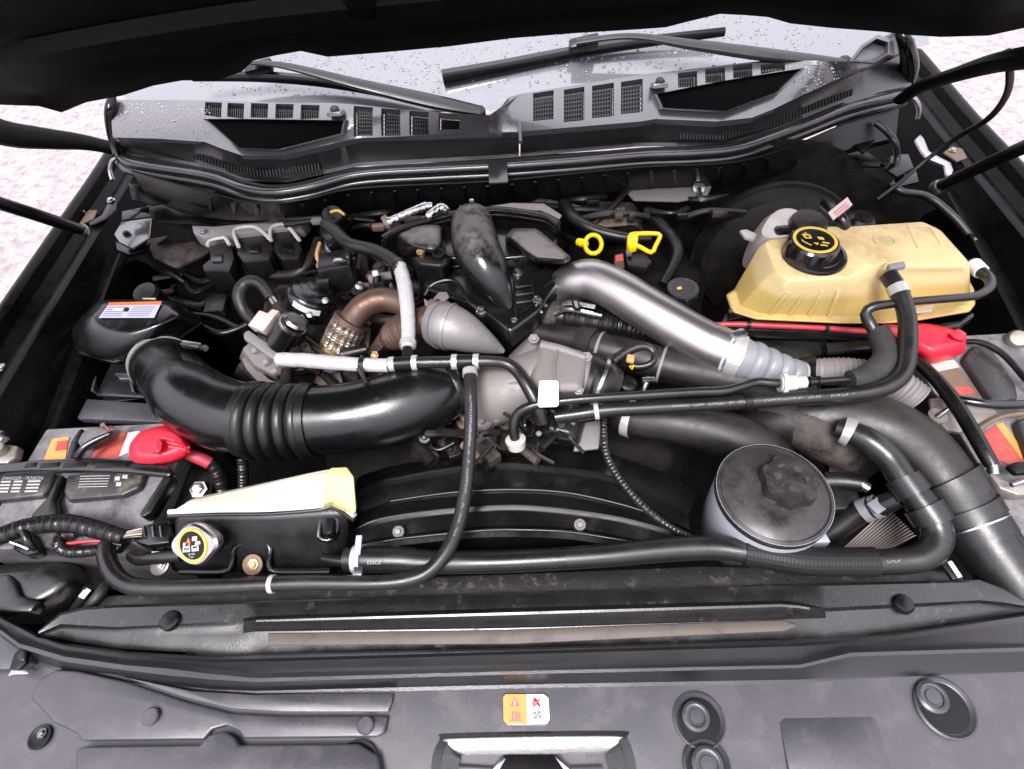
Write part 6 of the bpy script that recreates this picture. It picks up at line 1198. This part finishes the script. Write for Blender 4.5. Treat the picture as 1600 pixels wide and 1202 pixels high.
hb2 = thing('battery_bracket', 'black curved strap across the middle of the right battery', 'bracket', U(1550,630,.02)); P = pxpath([(1470,618,.01,5),(1505,626,.02,7),(1550,632,.025,7),(1600,632,.025,7),(1660,625,.02,7)]); sweep('strap', P, 'plastic_clean', hb2, n=12); P = pxpath([(1506,534,.012,4),(1535,536,.02,5),(1570,556,.022,5),(1610,600,.02,5),(1640,620,.02,5)]); sweep('rear_strap', P, 'plastic', hb2, n=12)
slabpx('corroded_plate', [(1452,622),(1478,618),(1500,628),(1560,640),(1556,650),(1530,664),(1500,676),(1480,672),(1456,648)], .008, .008, 'lead', hb2, .003); tube('bolt', [(1484,638,.03,4),(1464,652,.014,4.5)], 'zinc', hb2, n=10); lathe('washer', [(.013,0),(.013,.004),(.006,.005)], U(1464,652,.01), (0,0,1), 'lead', hb2, n=18)
P = pxpath([(1528,672,.012,4),(1545,660,.014,4),(1570,650,.014,4),(1610,645,.014,4)]); sweep('corroded_edge', P, 'rusted', hb2, n=8)
tb2 = thing('battery_terminal', 'curved grey lead clamp at the end of the black battery cable', 'terminal', U(1580,750,.0)); slabpx('clamp', [(1544,738),(1556,734),(1562,746),(1580,752),(1600,748),(1640,740),(1640,770),(1592,774),(1564,764)], .025, .018, 'lead', tb2, .004); slabpx('jaw', [(1574,726),(1590,720),(1640,722),(1640,736),(1590,740)], .03, .01, 'ink', tb2, .003); tube('bolt', [(1580,758,.04,4),(1604,750,.042,5)], 'zinc', tb2, n=10)
nc = thing('battery_cable', 'black cable running down the side of the right battery', 'cable', U(1500,640,.03)); P = pxpath([(1400,545,.02,8),(1432,565,.03,9),(1465,596,.038,10),(1495,635,.04,11),(1520,675,.038,11),(1540,710,.034,11),(1550,728,.03,10)]); sweep('cable', P, 'rubber', nc, n=18); P2 = pxpath([(1544,712,.033,8),(1550,728,.03,8),(1552,742,.026,8)]); sweep('crimp', P2, 'zinc', nc, n=16)
rb2 = thing('terminal_boot', 'red terminal cover on the right battery below the coolant tank', 'terminal cover', U(1450,540,.0)); blob('boot', [([(1392,522),(1416,548),(1450,568),(1480,562),(1508,548),(1500,522),(1450,508),(1410,508)],.01),([(1398,516),(1422,540),(1452,556),(1478,552),(1506,538),(1496,518),(1450,506),(1412,508)],.04),([(1414,514),(1434,532),(1456,544),(1474,540),(1494,530),(1484,518),(1450,510),(1424,510)],.052)], 'red', rb2, sub=3)
ringpx('nub', [([(1480,528),(1500,520),(1512,528),(1506,540),(1490,538)],.03),([(1482,520),(1498,513),(1511,521),(1504,532),(1490,528)],.062)], 'red', rb2, bev=.003); tube('sleeve', [(1378,514,.03,9),(1395,517,.035,10),(1412,520,.038,11)], 'redcable', rb2, n=16)
lc = thing('latch_bolt', 'grey round bolt head at the right edge behind the battery', 'bolt', U(1590,530,.0)); lathe('head', [(.015,-.03),(.015,0),(.012,.006),(.005,.008)], U(1590,530,.01), (-.3,-.4,.9), 'lead', lc, n=22)
# right front trim near pipe
rt2 = thing('radiator_bracket', 'white edged black bracket beside the intercooler pipe', 'bracket', U(1490,890,-.02)); slabpx('plate', [(1470,880),(1482,876),(1504,902),(1490,906)], .0, .006, 'plastic', rt2, .001); slabpx('white_edge', [(1481,878),(1487,876),(1504,901),(1498,903)], .003, .002, 'white', rt2, .0004)

# ---- groups for repeats
GR = {'fender':'fender rails','gas_strut':'gas struts holding the hood','wiper':'windshield wipers','battery':'truck batteries','terminal_boot':'red terminal covers','dipstick':'yellow dipstick handles','heater_line':'coolant lines','exhaust_pipe':'copper brown exhaust pipes','heat_sleeve':'white heat sleeves','radiator_cover':'front cover sections','cover_clip':'round cover clips','wiring_harness':'wiring looms','battery_cable':'battery cables','battery_bracket':'battery hold-downs','battery_terminal':'bare battery terminals','coolant_hose':'small coolant hoses','radiator_hose':'radiator hoses','vent_hose':'vent hoses','strut_bracket':'strut brackets','hinge_mount':'hinge mounts','fender_strip':'wheel house strips','washer_hose':'thin rear hoses','cowl_clip':'cowl clips','cowl_corner':'body corners','paper_tag':'paper tags','metal_ledge':'metal ledges'}
for o in list(C.objects):
    if o.parent is None and 'category' in o.keys():
        b = o.name.split('.')[0]
        if b in GR: o['group'] = GR[b]
